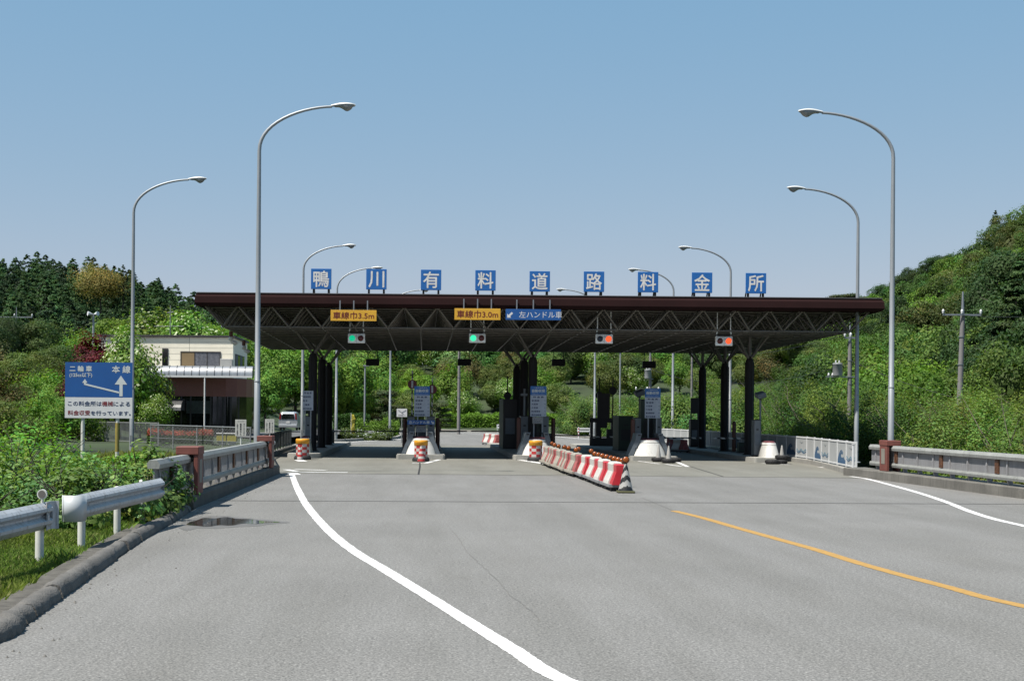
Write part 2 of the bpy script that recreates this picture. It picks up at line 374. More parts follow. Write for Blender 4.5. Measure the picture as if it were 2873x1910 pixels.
# far road edge lines
strip('white_edge_line', spline([(-5.6, 95), (-1.2, 113), (1, 126), (-2, 142), (-13, 156)]), .2, .009, M_white)
strip('white_edge_line', spline([(15.4, 100), (13.3, 119), (11.4, 133), (6.5, 152), (-1, 163), (-20, 167)]), .25, .009, M_white)
strip('white_edge_line', spline([(3.5, 150), (5.5, 140), (7, 128)]), .15, .009, M_white)

M_stain = mat('road_stain', (.17, .165, .15), .9, var=.2)
for x0, y0, x1, y1, ww in ((1400, 1320, 1440, 1321, .10), (1250, 1297, 1280, 1297, .06), (1450, 1296, 1490, 1297, .05), (880, 1300, 905, 1300, .07), (1330, 1311, 1375, 1311, .05), (2020, 1303, 2060, 1304, .06), (1000, 1312, 1075, 1311, .04), (1560, 1330, 1610, 1331, .07), (1700, 1322, 1790, 1325, .05), (2060, 1318, 2150, 1321, .05)):
    a, c = G(x0, y0), G(x1, y1); strip('road_stain', [a.lerp(c, i/8)+Vector((0, random.uniform(-.08, .08), 0)) for i in range(9)], ww, .003, M_stain)
# puddle by the kerb
pp = GD((428,1209),(436,1203),(452,1199),(470,1193),(496,1194),(520,1191),(548,1195),(580,1196),(604,1200),(646,1202.5),(612,1204.5),(588,1207),(560,1206),(532,1210.5),(505,1209.5),(480,1213),(452,1211))
m = bpy.data.materials.new('shallow_water'); m.use_nodes = True; p = m.node_tree.nodes['Principled BSDF']
p.inputs['Base Color'].default_value = (.035, .032, .028, 1); p.inputs['Roughness'].default_value = .04
pu = MB().add([(q.x, q.y, .006) for q in spline(pp+[pp[0]], 5)[:-1]], [tuple(range(len(pp)*5))]).build('puddle', m); struct(pu)
M_damp = mat('damp_asphalt', (.20, .19, .175), .6, var=.2, scale=3)
dp = GD((412,1216),(424,1200),(462,1190),(520,1188),(560,1192),(610,1197),(668,1203),(622,1207),(596,1211),(540,1214),(498,1217),(460,1216),(430,1222))
dmp = MB().add([(q.x, q.y, .003) for q in spline(dp+[dp[0]], 5)[:-1]], [tuple(range(len(dp)*5))]).build('damp_patch', M_damp); struct(dmp)

# asphalt kerb: lumpy half-round berm in pieces
M_berm = mat('asphalt_kerb', (.165, .158, .145), .9, var=.25, scale=2.5, bump=.7, bscale=45, streak=.25, streak_rgb=(.07, .065, .06))
kp = [Vector((KL[0].x-1.1, KL[0].y-7, 0)), Vector((KL[0].x-.62, KL[0].y-3.4, 0))] + KL
kp = spline(kp, 22); seg = [0]
while seg[-1] < len(kp)-1: seg.append(min(seg[-1]+random.choice((9, 14, 20, 26)), len(kp)-1))
b = MB()
for a, e in zip(seg, seg[1:]):
    off = random.uniform(-.02, .02); hh = random.uniform(.13, .17); ww = random.uniform(.23, .28); rings = []
    for i in range(a, e+1):
        q, nn = kp[i], kp[min(i+1, len(kp)-1)]-kp[max(i-1, 0)]; nn.normalize(); n = Vector((-nn.y, nn.x, 0))
        j = random.uniform(-.012, .012); k = i-a; sh = .012 if k in (0, e-a) else 0
        q = q + nn*(.012 if k == 0 else (-.012 if i == e else 0))
        rings.append([q+n*(ww*x+off+j+random.uniform(-.012, .012))+Vector((0, 0, z*(hh-sh)*random.uniform(.93, 1.05)+.0)) for x, z in ((0,-.3),(0.0,.12),(.05,.55),(.2,.92),(.42,1.0),(.68,.95),(.95,.55),(1.08,-.3))])
    b.loft(rings, closed=True, caps=True, smooth=True)
tag(b.build('asphalt_kerb', M_berm), kind='structure')
# gravelly strip behind the kerb
strip('gravel_margin', [(p.x-.36, p.y) for p in kp[:-6]], .42, .035, mat('gritty_soil', (.15, .14, .12), .95, var=.35, scale=8, bump=.8, bscale=60))

# ================================================================ PLAZA KERBS
def wallrun(name, pts, w, z0, z1, m, side=1):
    """low wall following pts (x, y); width w to the given side"""
    P = [Vector((a, b_, 0)) for a, b_ in pts]; rings = []
    for i, q in enumerate(P):
        t = (P[min(i+1, len(P)-1)]-P[max(i-1, 0)]).normalized(); n = Vector((-t.y, t.x, 0))*side
        rings.append([q+Vector((0, 0, z0)), q+Vector((0, 0, z1-.03))+n*.01, q+n*.04+Vector((0, 0, z1)), q+n*w+Vector((0, 0, z1)), q+n*w+Vector((0, 0, z0))])
    return MB().loft(rings).build(name, m)
struct(wallrun('kerb', [(-4.72, 29.2), (-4.72, 46.6)], .62, -.3, .27, M_concd, 1))
struct(wallrun('kerb', [(15.75, 8), (15.4, 22), (14.98, 35.5), (14.75, 42), (14.5, 49.2)], .75, -.6, .28, mat('stained_concrete', (.22, .21, .185), .9, var=.25, scale=1.2, bump=.4, bscale=20, streak=.6, streak_rgb=(.1, .095, .085)), -1))
struct(wallrun('kerb', [(14.75, 49.45), (15.5, 54), (16.35, 60), (16.6, 80), (16.0, 97), (14.2, 119), (12.4, 133), (8, 152)], .4, -.3, .2, M_conc, -1))
struct(wallrun('kerb', [(-5.45, 50.5), (-6.6, 60), (-7.1, 72), (-7.3, 84), (-6.7, 92), (-6.1, 97), (-2.1, 113), (-1.8, 126), (-4.5, 140), (-14, 157)], .25, -.3, .17, M_conc, 1))
struct(wallrun('kerb', [(8.2, 155), (0, 167.5), (-30, 172)], .3, -.3, .2, M_conc, -1))
# ================================================================ CANOPY
M_tube = mat('grey_brown_steel', (.165, .152, .136), .5, .2, var=.2, scale=4, streak=.3, streak_rgb=(.05, .04, .035))
M_dark = mat('dark_steel', (.016, .015, .015), .55, .1, var=.3, scale=3)
M_fasc = mat('maroon_fascia', (.040, .0155, .0155), .9, spec=.12, var=.14, scale=.7, bump=.1, bscale=4, streak=.35, streak_rgb=(.025, .016, .016))
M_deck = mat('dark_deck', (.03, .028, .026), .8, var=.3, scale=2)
KS = 62.85/65.4                                  # canopy sizes measured at 65.4 m, standing at 62.85 m
def zq(z): return EYE+(z-EYE)*KS
CX0, CX1, CY0, CY1 = -9.30*KS, 19.48*KS, 62.85, 82.15
NX, NY = 19, 15; mx_, my_ = (CX1-CX0)/NX, (CY1-CY0)/NY
ZB, ZT = zq(5.92), zq(6.84)
def zb(y): return ZB - .006*(y-CY0)
def zt(y): return ZT - .006*(y-CY0)
can = empty('toll_gate_canopy', ((CX0+CX1)/2, (CY0+CY1)/2, 0), 'wide dark toll gate roof with a maroon fascia over an open tube space frame', 'toll gate')
CC = Vector(can.location)
def cb(b, name, m): o = b.build(name, m, can); o.location = -CC; return o
fx0, fx1, fy0, fy1 = -10.32*KS, 20.62*KS, CY0-1.1, CY1+1.1
zt0 = 7.36
b = MB()
for (ax, ay, bx, by, ox, oy) in ((fx0,fy0,fx1,fy0,0,-1),(fx1,fy0,fx1,fy1,1,0),(fx1,fy1,fx0,fy1,0,1),(fx0,fy1,fx0,fy0,-1,0)):
    def ring(x, y, sx, sy):
        c = []
        for r, zz in ((-.10, 6.76), (.02, 6.80), (.10, 6.92), (.08, 7.2), (0, zt0), (-.10, zt0)):
            c.append((x+sx*r, y+sy*r, zq(zz)-.006*(y-fy0)))
        return c
    s1 = (-1 if ax == fx0 else 1, -1 if ay == fy0 else 1); s2 = (-1 if bx == fx0 else 1, -1 if by == fy0 else 1)
    b.loft([ring(ax, ay, *s1), ring(bx, by, *s2)], caps=False)
cb(b, 'fascia', M_fasc)
cb(MB().box(fx0-.02, fx1+.02, fy0-.05, fy0+.05, zq(zt0), zq(zt0)+.035), 'top_flashing', mat('flashing_grey', (.22, .2, .2), .5, .3))
b = MB()                                        # folded sheet deck with ribs across the depth
n = 74; rings = []
pr = []
for i in range(n):
    x = fx0+.15+(fx1-fx0-.3)*i/(n-1); pr.append((x, zq(6.98) + (.07 if i % 2 else 0)))
V1 = [(x, fy0+.12, z) for x, z in pr]; V2 = [(x, fy1-.12, z-.006*(fy1-fy0)) for x, z in pr]
b.add(V1+V2, [(i, i+1, n+i+1, n+i) for i in range(n-1)])
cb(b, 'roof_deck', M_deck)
r1, r2 = .044, .032
b = MB()
for j in range(NY+1):
    y = CY0+j*my_; b.cyl((CX0-.05, y, zb(y)), (CX1+.05, y, zb(y)), r1, n=6)
for i in range(NX+1):
    x = CX0+i*mx_; b.cyl((x, CY0, zb(CY0)), (x, CY1, zb(CY1)), r1*.8, n=6)
cb(b, 'lower_chord_grid', M_tube)
b = MB()
for j in range(NY+2):
    y = CY0+(j-.5)*my_; b.cyl((CX0-.6*mx_, y, zt(y)), (CX1+.6*mx_, y, zt(y)), r1, n=6)
for i in range(NX+2):
    x = CX0+(i-.5)*mx_; b.cyl((x, CY0-.5*my_, zt(CY0)), (x, CY1+.5*my_, zt(CY1)), r1*.8, n=6)
cb(b, 'upper_chord_grid', M_tube)
b = MB()
for j in range(NY+1):
    for i in range(NX+1):
        p = Vector((CX0+i*mx_, CY0+j*my_, 0)); p.z = zb(p.y)
        for di in (-.5, .5):
            for dj in (-.5, .5):
                q = Vector((p.x+di*mx_, p.y+dj*my_, 0)); q.z = zt(q.y)
                dd = (q-p)*.045
                b.cyl(p+dd, q-dd, .045 if (j == 0 and dj < 0) else r2, n=6, caps=False)
cb(b, 'diagonal_braces', M_tube)
b = MB()                                        # purlins on the upper grid under the deck
for j in range(NY*2+2):
    y = CY0+(j/2-.5)*my_; b.box(fx0+.2, fx1-.2, y-.03, y+.03, zt(y)+.05, zt(y)+.13)
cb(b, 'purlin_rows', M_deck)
# gutters pipe elbows with white bends at the left edge
for (px, py) in ((648, 943), (684, 968)):
    p = W(px, py, 66 if px < 660 else 70)
    g = MB(); g.cyl(p+Vector((0, 0, .22)), p+Vector((0, 0, -.02)), .09, n=10); g.mi = 1
    g.lathe(p+Vector((0, 0, -.22)), [(.02, 0), (.1, .03), (.115, .1), (.1, .18), (.03, .2)], 12)
    g.tube([p+Vector((.02, 0, -.2)), p+Vector((.1, 0, -.28)), p+Vector((.2, 0, -.32)), p+Vector((.3, 0, -.3))], [.06, .09, .1, .06], 8)
    cb(g, 'drain_elbow', [mat('brown_pipe', (.22, .08, .05), .6), mat('white_plastic', (.8, .8, .78), .4)])
# columns with branching struts
M_col = mat('black_brown_column', (.011, .008, .007), .7, var=.35, scale=2, streak=.35, streak_rgb=(.022, .013, .01))
def column(x, y, ztop):
    g = MB(); r = .20
    g.lathe((x, y, 0), [(.33, .17), (.33, .22), (r, .27), (r, ztop-.02), (r*.8, ztop+.12), (.07, ztop+.3)], 16)
    for k in range(8):
        t = math.pi/8+k*math.pi/4; g.cyl((x+math.cos(t)*r, y+math.sin(t)*r, .26), (x+math.cos(t)*r, y+math.sin(t)*r, ztop-.02), .018, n=5)
    o = cb(g, 'column', M_col)
    s = MB(); q = Vector((x, y, ztop+.16))
    for di in (-.5, .5):
        for dj in (-.5, .5):
            t = Vector((x+di*mx_, y+dj*my_, 0)); t.z = zb(t.y)
            s.cyl(q+Vector((di*.1, dj*.1, 0)), t, .055, n=8)
    if x > 13: s.cyl(q, (x, y, zb(y)), .085, n=8)
    so_ = s.build('branching_struts', M_tube, o)
COLS = []
for px, py, d in ((877,995.5,66.5),(902,1012,73.0),(922,1027,79.5),(1494,1006,66.5),(1470,1015,73.0),(1449,1031,79.5),(2102,1010,66.5),(2033,1023,73.0),(1970,1033,79.5)):
    x = X(px, d); COLS.append((x, d)); column(x, d, Z(px, py, d)-.1)

# ---------------------------------------------------------------- boards on the roof
M_blue = mat('sign_blue', (.008, .085, .30), .45, var=.06, scale=1.5)
M_bluel = mat('sign_blue_lighter', (.012, .13, .42), .45, var=.06, scale=1.5)
M_swhite = mat('sign_white', (.72, .73, .74), .45, var=.04, scale=2)
M_char = mat('character_grey_white', (.62, .61, .58), .5, var=.15, scale=3, streak=.2, streak_rgb=(.42, .41, .38))
M_signback = mat('galvanised', (.42, .45, .48), .45, .5, var=.08, scale=4)
names = ['first', 'second', 'third', 'fourth', 'fifth', 'sixth', 'seventh', 'eighth', 'ninth']
for k, (ch, px, py) in enumerate(zip("鴨川有料道路料金所", (740,867.2,993,1118.4,1243.4,1368.3,1492.8,1617.2,1741.3), (642.5,643.5,644.8,646,648.3,649,650,651.3,652.6))):
    d = 62.7; c = W(px*D, py*D, d); z0 = zq(7.36)
    e = empty('roof_sign_board', (c.x, d, z0), 'blue square board on the toll roof with the character %s, %s from the left' % (ch, names[k]), 'sign', 'blue character boards on the toll roof')
    MB().cbox((0, 0, c.z-z0), 47*D*d/FL, .06, 47*D*d/FL, .008).build('panel', M_bluel, e)
    for sx in (-.33, .33):
        g = MB(); g.box(sx-.045, sx+.045, .035, .10, -.12, c.z-z0+.35)
        g.bar((sx, .10, c.z-z0+.2), (sx, .75, -.12), .05, .05); g.build('leg', M_dark, e)
    text(e, ch, 0, -.034, c.z-z0, .70, .73, M_char, bold=.011)

# ---------------------------------------------------------------- signs under the fascia
M_org = mat('sign_orange', (.66, .36, .025), .5, var=.05, scale=2)
M_red = mat('sign_red', (.16, .006, .004), .5, var=.05)
def hang_sign(px0, px1, py0, py1, m, body, mt, label, arrow=False, name='lane_sign', bold=.012):
    d = 61.55; a, c = W(px0, py0, d), W(px1, py1, d); w_, h_ = c.x-a.x, a.z-c.z
    e = empty(name, ((a.x+c.x)/2, d, (a.z+c.z)/2), label, 'sign')
    MB().cbox((0, 0, 0), w_, .04, h_, .006).build('panel', m, e)
    for sx in (-.3, 0, .3):
        MB().box(sx*w_-.025, sx*w_+.025, .022, .06, -h_/2+.03, h_/2+.42).build('bracket', M_signback, e)
    if arrow:
        text(e, body, .13*w_, -.023, 0, w_*.78, h_*.62, mt, bold=bold)
        k = h_*.30; cx = -w_*.42
        P = [(-.9,-1),(.35,-1),(-.02,-.62),(.9,.35),(.45,.8),(-.5,-.2),(-.9,.25)]
        MB().plate([(cx+x*k, z*k) for x, z in P], -.024, -.021).build('arrow', mt, e)
    else: text(e, body, 0, -.023, 0, w_*.90, h_*.66, mt, bold=bold)
hang_sign(928, 1056.3, 869.5, 901, M_org, "車線巾3.5m", M_red, 'orange lane width sign reading 車線巾3.5m under the fascia', bold=.005)
hang_sign(1275.5, 1404, 865, 898, M_org, "車線巾3.0m", M_red, 'orange lane width sign reading 車線巾3.0m under the fascia', bold=.005)
hang_sign(1419, 1573.6, 867, 898.5, M_blue, "左ハンドル車", M_swhite, 'blue sign reading 左ハンドル車 with an arrow down to the left', True, bold=0.0)

# ---------------------------------------------------------------- lane signals
M_sig = mat('signal_housing_white', (.84, .86, .86), .4, var=.04, streak=.15, streak_rgb=(.45, .45, .44))
M_lg = mat('lamp_green_lit', (.0, .25, .15), .3, emit=(.0, .85, .42), estr=.55)
M_lgb = mat('lamp_green_bright', (.0, .4, .2), .3, emit=(.05, 1, .5), estr=.95)
M_lr = mat('lamp_red_lit', (.5, .02, .01), .3, emit=(1, .12, .03), estr=1.1)
M_lroff = mat('lamp_red_unlit', (.12, .012, .015), .25)
M_lgoff = mat('lamp_green_unlit', (.012, .03, .06), .25)
def signal(px0, px1, py0, py1, left, right, label):
    d = 63.6; a, c = W(px0, py0, d), W(px1, py1, d); w_, h_ = c.x-a.x, a.z-c.z; zc = (a.z+c.z)/2
    e = empty('lane_signal', ((a.x+c.x)/2, d, zc), label, 'traffic light', 'lane signals over the toll lanes')
    MB().cbox((0, 0, 0), w_, .16, h_, .015).build('housing', M_sig, e)
    MB().box(-.004, .004, -.083, -.081, -h_/2, h_/2).build('seam', M_signback, e)
    for s_, m in ((-1, left), (1, right)):
        cx = s_*w_*.25
        l = MB().lathe((0, 0, 0), [(.125, 0), (.13, .02), (.11, .045), (.05, .06), (.01, .062)], 20)
        l = [l]; o = l[0].build('lens', m, e); o.location = (cx, -.075, 0); o.rotation_euler = (math.radians(90), 0, 0)
        v = MB(); rg = []
        for yy in (-.08, -.20):
            rg.append([(cx+.145*math.cos(math.radians(t)), yy, .145*math.sin(math.radians(t))) for t in range(10, 171, 16)] +
                      [(cx+.137*math.cos(math.radians(t)), yy, .137*math.sin(math.radians(t))) for t in range(170, 9, -16)])
        v.loft(rg); v.build('visor', M_sig, e)
    for sx in (-w_*.42, w_*.42):
        g = MB(); g.box(sx-.022, sx+.022, -.02, .02, h_/2, h_/2+.2); g.cyl((sx*.93, 0, h_/2+.15), (sx*.93, 0, zt(63)-zc), .026, n=8)
        g.build('hanger_rod', M_sig, e)
    MB().box(-w_*.47, w_*.47, -.03, .03, h_/2+.03, h_/2+.09).build('mounting_bar', M_dark, e)
signal(976.6, 1024, 936, 962.5, M_lg, M_lroff, 'lane signal showing green, leftmost, below the 3.5 m sign')
signal(1316, 1362, 936, 961.6, M_lgb, M_lroff, 'lane signal showing bright green, below the 3.0 m sign')
signal(1670.8, 1718.7, 938, 964, M_lgoff, M_lr, 'lane signal showing orange red, third from the left')
signal(2007, 2054.5, 943.8, 970, M_lroff, M_lr, 'lane signal showing red, rightmost, by the right column')
for k, (px, py) in enumerate(((1045.5,1016),(1303,1016),(1567,1017),(1821,1023))):
    d = 83.0; c = W(px, py, d)
    e = empty('lane_signal', (c.x, d, c.z), 'dark back of an exit signal at the rear of the roof, %s from the left' % names[k], 'traffic light', 'rear signals seen from behind')
    MB().cbox((0, 0, 0), .78, .18, .40, .02).build('housing', M_dark, e)
    for sx in (-.28, .28):
        MB().cyl((sx, 0, .2), (sx, 0, zt(82)-c.z), .022, n=8).build('hanger_rod', M_dark, e)

# ================================================================ STREET LAMPS
M_pole = mat('galvanised_pole', (.40, .43, .45), .5, .35, var=.08, scale=1.2, streak=.12, streak_rgb=(.25, .26, .27))
M_lamph = mat('lamp_housing_white', (.74, .75, .73), .35, var=.04)
M_glass = mat('lamp_glass', (.30, .31, .30), .2, var=.1)
def lamp(side):
    """12 m pole, bent arm towards +x for side=1"""
    e = bpy.data.objects.new('street_lamp', None); COL.objects.link(e)
    pts = [(0, 0, 0), (0, 0, 3), (0, 0, 3.01), (0, 0, 7), (0, 0, 10.6)]; rr = [.105, .098, .090, .078, .062]
    n = 14
    for k in range(1, n+1):                     # superellipse bend
        t = k/n; x = 2.38*(1-math.cos(t*math.pi/2)**1.15); z = 10.6+1.48*math.sin(t*math.pi/2)**.92
        pts.append((side*x, 0, z)); rr.append(.062-.020*t)
    g = MB().tube(pts, rr, 12); g.lathe((0, 0, 0), [(.2, 0), (.2, .03), (.11, .05)], 12)
    g.lathe((0, 0, 3.0), [(.100, -.02), (.108, 0), (.1, .03)], 12); g.build('pole', M_pole, e)
    x0, zc = 2.36, 12.08; rings = []
    def prof(t): return (.055+.115*math.sin(min(1, t*1.25)*math.pi/2)**1.2)*(1 if t < .8 else math.sqrt(max(0, 1-((t-.8)/.2)**2))*.97+.03)
    for k in range(13):
        t = k/12; w_ = prof(t); x = x0+.80*t; zz = zc+.035*math.sin(t*2.4); rings.append([(side*x, w_*math.cos(a), zz+.02+(.085*(.5+.5*math.sin(t*math.pi)))*math.sin(a)) for a in [math.pi*i/8 for i in range(9)]] + [(side*x, 0, zz-.0)])
    MB().loft(rings, smooth=True).build('lamp_housing', M_lamph, e)
    rings = []
    for k in range(13):
        t = k/12; w_ = prof(t)*.93; x = x0+.02+.76*t; dz = .05+.15*math.exp(-((t-.66)/.22)**2)
        if t > .9: dz *= .4
        if t < .1: dz = .02
        zz = zc+.035*math.sin(t*2.4)+.012; rings.append([(side*x, w_*math.cos(a), zz-dz*math.sin(a)) for a in [math.pi*i/8 for i in range(9)]])
    MB().loft(rings, smooth=True).build('lamp_glass', M_glass, e)
    MB().box(side*.0-.055, .055, -.11, -.085, .5, .95).build('access_cover', M_signback, e)
    return e
LP = {1: lamp(1), -1: lamp(-1)}; first = {1: True, -1: True}
def put_lamp(px, py_top, px_head, side, d, label, base=0.0):
    o = LP[side] if first[side] else copy_tree(LP[side]); first[side] = False
    z = Z(px_head, py_top, d); h = z+.02-base
    o.location = (X(px, d, 1050), d, base); k = h/12.17; o.scale = (k, k, k)
    tag(o, label, 'street lamp', 'street lamps along the toll plaza')
put_lamp(722, 294, 960, 1, 47.0, 'tall bent-arm street lamp behind the left parapet, in front of the office awning')
put_lamp(371, 500, 540, 1, 61.9, 'bent-arm street lamp standing right behind the blue and white road sign')
put_lamp(849, 687, 965, 1, 86.0, 'bent-arm street lamp rising beside the 鴨 board behind the roof')
put_lamp(944, 750, 1040, 1, 99.0, 'bent-arm street lamp with its head over the 川 board behind the roof')
put_lamp(1095, 812, 1190, 1, 120.0, 'street lamp behind the roof with its head hidden by the 有 board')
put_lamp(2501, 311, 2280, -1, 47.0, 'tall bent-arm street lamp behind the right parapet by the red pillar')
put_lamp(2404, 526, 2240, -1, 63.0, 'bent-arm street lamp behind the painted fence at the right end of the roof')
put_lamp(2048, 693, 1930, -1, 85.3, 'bent-arm street lamp rising beside the 金 board behind the roof')
put_lamp(1888, 755, 1790, -1, 98.7, 'bent-arm street lamp with its arm in front of the seventh board')
put_lamp(1669, 811, 1590, -1, 114.6, 'street lamp behind the roof with its head left of the 路 board')
# ================================================================ PARAPETS
M_rail = mat('weathered_grey_rail', (.34, .35, .33), .6, .1, var=.12, scale=1.5, streak=.55, streak_rgb=(.13, .13, .11), bump=.15, bscale=15)
M_pick = mat('picket_grey', (.36, .36, .37), .55, .2, var=.1, scale=2, streak=.35, streak_rgb=(.18, .17, .15))
M_plq = mat('bronze_plaque', (.20, .085, .04), .5, .3, var=.5, scale=14, bump=1.0, bscale=30)
M_pill = mat('red_brown_pillar', (.26, .075, .055), .7, var=.14, scale=2.5, streak=.3, streak_rgb=(.16, .06, .045))
M_ins = mat('grey_stone_inset', (.33, .31, .26), .8, var=.1)
def parapet(xc, y0, y1, side, label, posts, plaques, k0=.28):
    """side=+1: road lies at smaller x. runs along y from y0 to y1"""
    e = empty('bridge_parapet', (xc, y0, k0), label, 'parapet'); L = y1-y0
    def prism(prof, name, m):
        g = MB(); g.loft([[(side*x, yy, z) for x, z in prof] for yy in (0, L)]); return g.build(name, m, e)
    prism([(-.10, .66), (-.115, .74), (-.06, .82), (.08, .82), (.13, .75), (.11, .66)], 'top_rail', M_rail)
    prism([(-.07, .13), (-.085, .20), (-.06, .26), (.06, .26), (.07, .13)], 'lower_rail', M_rail)
    g = MB(); n = int(L/.075)
    for i in range(n):
        y = (i+.5)*L/n; g.box(-.012, .012, y-.022, y+.022, .26, .66)
    g.build('picket_panel', M_pick, e)
    for yp in posts:
        y = yp-y0; g = MB()
        g.loft([[(side*x, y+t, z) for x, t in ((-w1, -.035), (w2, -.035), (w2, .035), (-w1, .035))] for z, w1, w2 in ((0, -.0, .12), (.12, .03, .09), (.26, .05, .06), (.45, .06, .05), (.665, .03, .04))])
        g.build('post', M_pick, e)
    for yp in plaques:
        y = yp-y0; MB().cbox((-side*.03, y, .46), .05, .24, .37, .01).build('plaque', M_plq, e)
    return e
sp = 1.335
parapet(15.08, 6, 47.9, 1, 'grey bridge parapet with bronze plaques on the right side of the road', [44.7+sp*k for k in range(3)]+[44.7-sp*k for k in range(1, 29)], [45.35, 41.4, 37.35, 33.3, 29.3, 25.3, 21.3])
parapet(-4.98, 26.2, 46.6, -1, 'grey bridge parapet on the left side of the road, partly behind leaves', [26.6+sp*k for k in range(15)], [27.9, 31.6, 34.3, 37.0, 39.7, 42.4, 45.2])
def pillar(x, y, side, label, z0=.28, top=1.27):
    e = empty('parapet_pillar', (x, y, z0), label, 'pillar', 'red brown parapet pillars'); h = top-z0
    MB().cbox((-side*.125, 0, h/2-.08), .09, .70, h-.16, .012).build('front_slab', M_pill, e)
    MB().cbox((side*.24, 0, h/2-.08), .09, .70, h-.16, .012).build('rear_slab', M_pill, e)
    MB().cbox((side*.055, 0, h-.085), .48, .74, .17, .015).build('cap', M_pill, e)
    MB().cbox((-side*.172, 0, h*.48), .012, .34, h*.50, .003).build('inset', M_ins, e)
pillar(14.98, 45.9, 1, 'red brown pillar in the right bridge parapet below the tall lamp')
pillar(-4.88, 30.0, -1, 'red brown pillar in the left parapet, the nearer one, above the leaves')
pillar(-4.88, 44.3, -1, 'red brown pillar at the far end of the left parapet')

# ================================================================ GUARD RAILS
M_gr = mat('guard_rail_paint', (.52, .54, .56), .5, .15, var=.1, scale=2, streak=.75, streak_rgb=(.22, .19, .16), bump=.1)
M_grp = mat('guard_rail_post_white', (.70, .71, .66), .45, var=.06, scale=3, streak=.25, streak_rgb=(.4, .38, .32))
M_cap = mat('guard_rail_cap', (.62, .66, .68), .45, var=.06)
PROF = [(0,.02),(.012,0),(.055,.04),(.085,.075),(.09,.115),(.05,.145),(.022,.165),(.022,.19),(.05,.21),(.09,.24),(.085,.28),(.055,.315),(.012,.352),(0,.335)]
def guardrail(path, posts, label, start_cap=False, end_fin=False, ref=None):
    e = empty('guard_rail', (path[0][0], path[0][1], 0), label, 'guard rail', 'white guard rail beams by the left verge'); o = Vector((path[0][0], path[0][1], 0))
    P = [Vector((a, b_, 0))-o for a, b_, *_ in path]; rise = [q[2] if len(q) > 2 else 0 for q in path]; rings = []
    for i, q in enumerate(P):
        t = (P[min(i+1, len(P)-1)]-P[max(i-1, 0)]).normalized(); n = Vector((t.y, -t.x, 0))
        rings.append([q+n*x+Vector((0, 0, .43+z+rise[i])) for x, z in PROF] + [q+n*(x-.012)+Vector((0, 0, .43+z+rise[i])) for x, z in PROF[::-1]])
    MB().loft(rings).build('beam', M_gr, e)
    for x, y, zb_ in posts:
        g = MB(); g.cyl((x-o.x, y-o.y, zb_-.3), (x-o.x, y-o.y, zb_+.72), .057, n=16); g.lathe((x-o.x, y-o.y, zb_+.72), [(.058, 0), (.045, .02), (.01, .03)], 16); g.build('post', M_grp, e)
        MB().box(x-o.x+.03, x-o.x+.12, y-o.y-.035, y-o.y+.035, zb_+.52, zb_+.62).build('bracket', M_gr, e)
    if start_cap:
        rg = []; t = (P[1]-P[0]).normalized(); n = Vector((t.y, -t.x, 0))
        pts = [(.26, .105), (.04, .125)] + [(.0-.12*math.sin(math.pi*i/16), -.02+.145*math.cos(math.pi*i/16)) for i in range(1, 17)]
        rg = [[P[0]+t*a+n*b_+Vector((0, 0, z)) for z in (.415, .79)] for a, b_ in pts]
        g = MB(); g.loft([[r[0], r[1], r[1]+n*(-.012)+t*.012, r[0]+n*(-.012)+t*.012] for r in rg], smooth=True); g.build('end_cap', M_cap, e)
    if end_fin:
        t = (P[-1]-P[-2]).normalized(); n = Vector((t.y, -t.x, 0))
        pts = [(-.28, .085), (-.1, .05), (.02, .04), (.1, .09), (.11, .13)]
        g = MB(); g.loft([[P[-1]+t*a+n*b_+Vector((0, 0, .42)), P[-1]+t*a+n*b_+Vector((0, 0, .79)), P[-1]+t*(a+.01)+n*(b_-.012)+Vector((0, 0, .79)), P[-1]+t*(a+.01)+n*(b_-.012)+Vector((0, 0, .42))] for a, b_ in pts]); g.build('end_fin', M_gr, e)
    return e
guardrail([(-5.75, 10), (-5.3, 14), (-5.12, 16.6), (-5.02, 18.95)], [(-5.06, 18.75, 0), (-5.4, 14.3, 0), (-5.8, 10.3, 0)], 'nearer guard rail beam running out of the picture at the left edge', end_fin=True)
guardrail([(-5.0, 20.35), (-4.95, 21.2, .01), (-4.86, 22.3, .02), (-4.76, 23.5, .03), (-4.62, 24.9, .05)], [(-5.05, 21.0, 0), (-5.02, 23.3, .02), (-4.95, 25.0, .05)], 'guard rail with a rounded end cap, ending in the leaves', start_cap=True)
e = empty('delineator_reflector', (-5.03, 18.75, .74), 'round grey reflector on top of the guard rail post at the left edge', 'reflector')
MB().cyl((0, 0, 0), (0, 0, .1), .02, n=8).build('stem', M_grp, e)
g = MB(); g.cyl((0, -.02, .155), (0, .02, .155), .066, n=24); g.build('rim', M_grp, e)
MB().cyl((0, -.024, .155), (0, -.019, .155), .05, n=24).build('reflector_disc', mat('reflector_grey', (.25, .23, .22), .25), e)

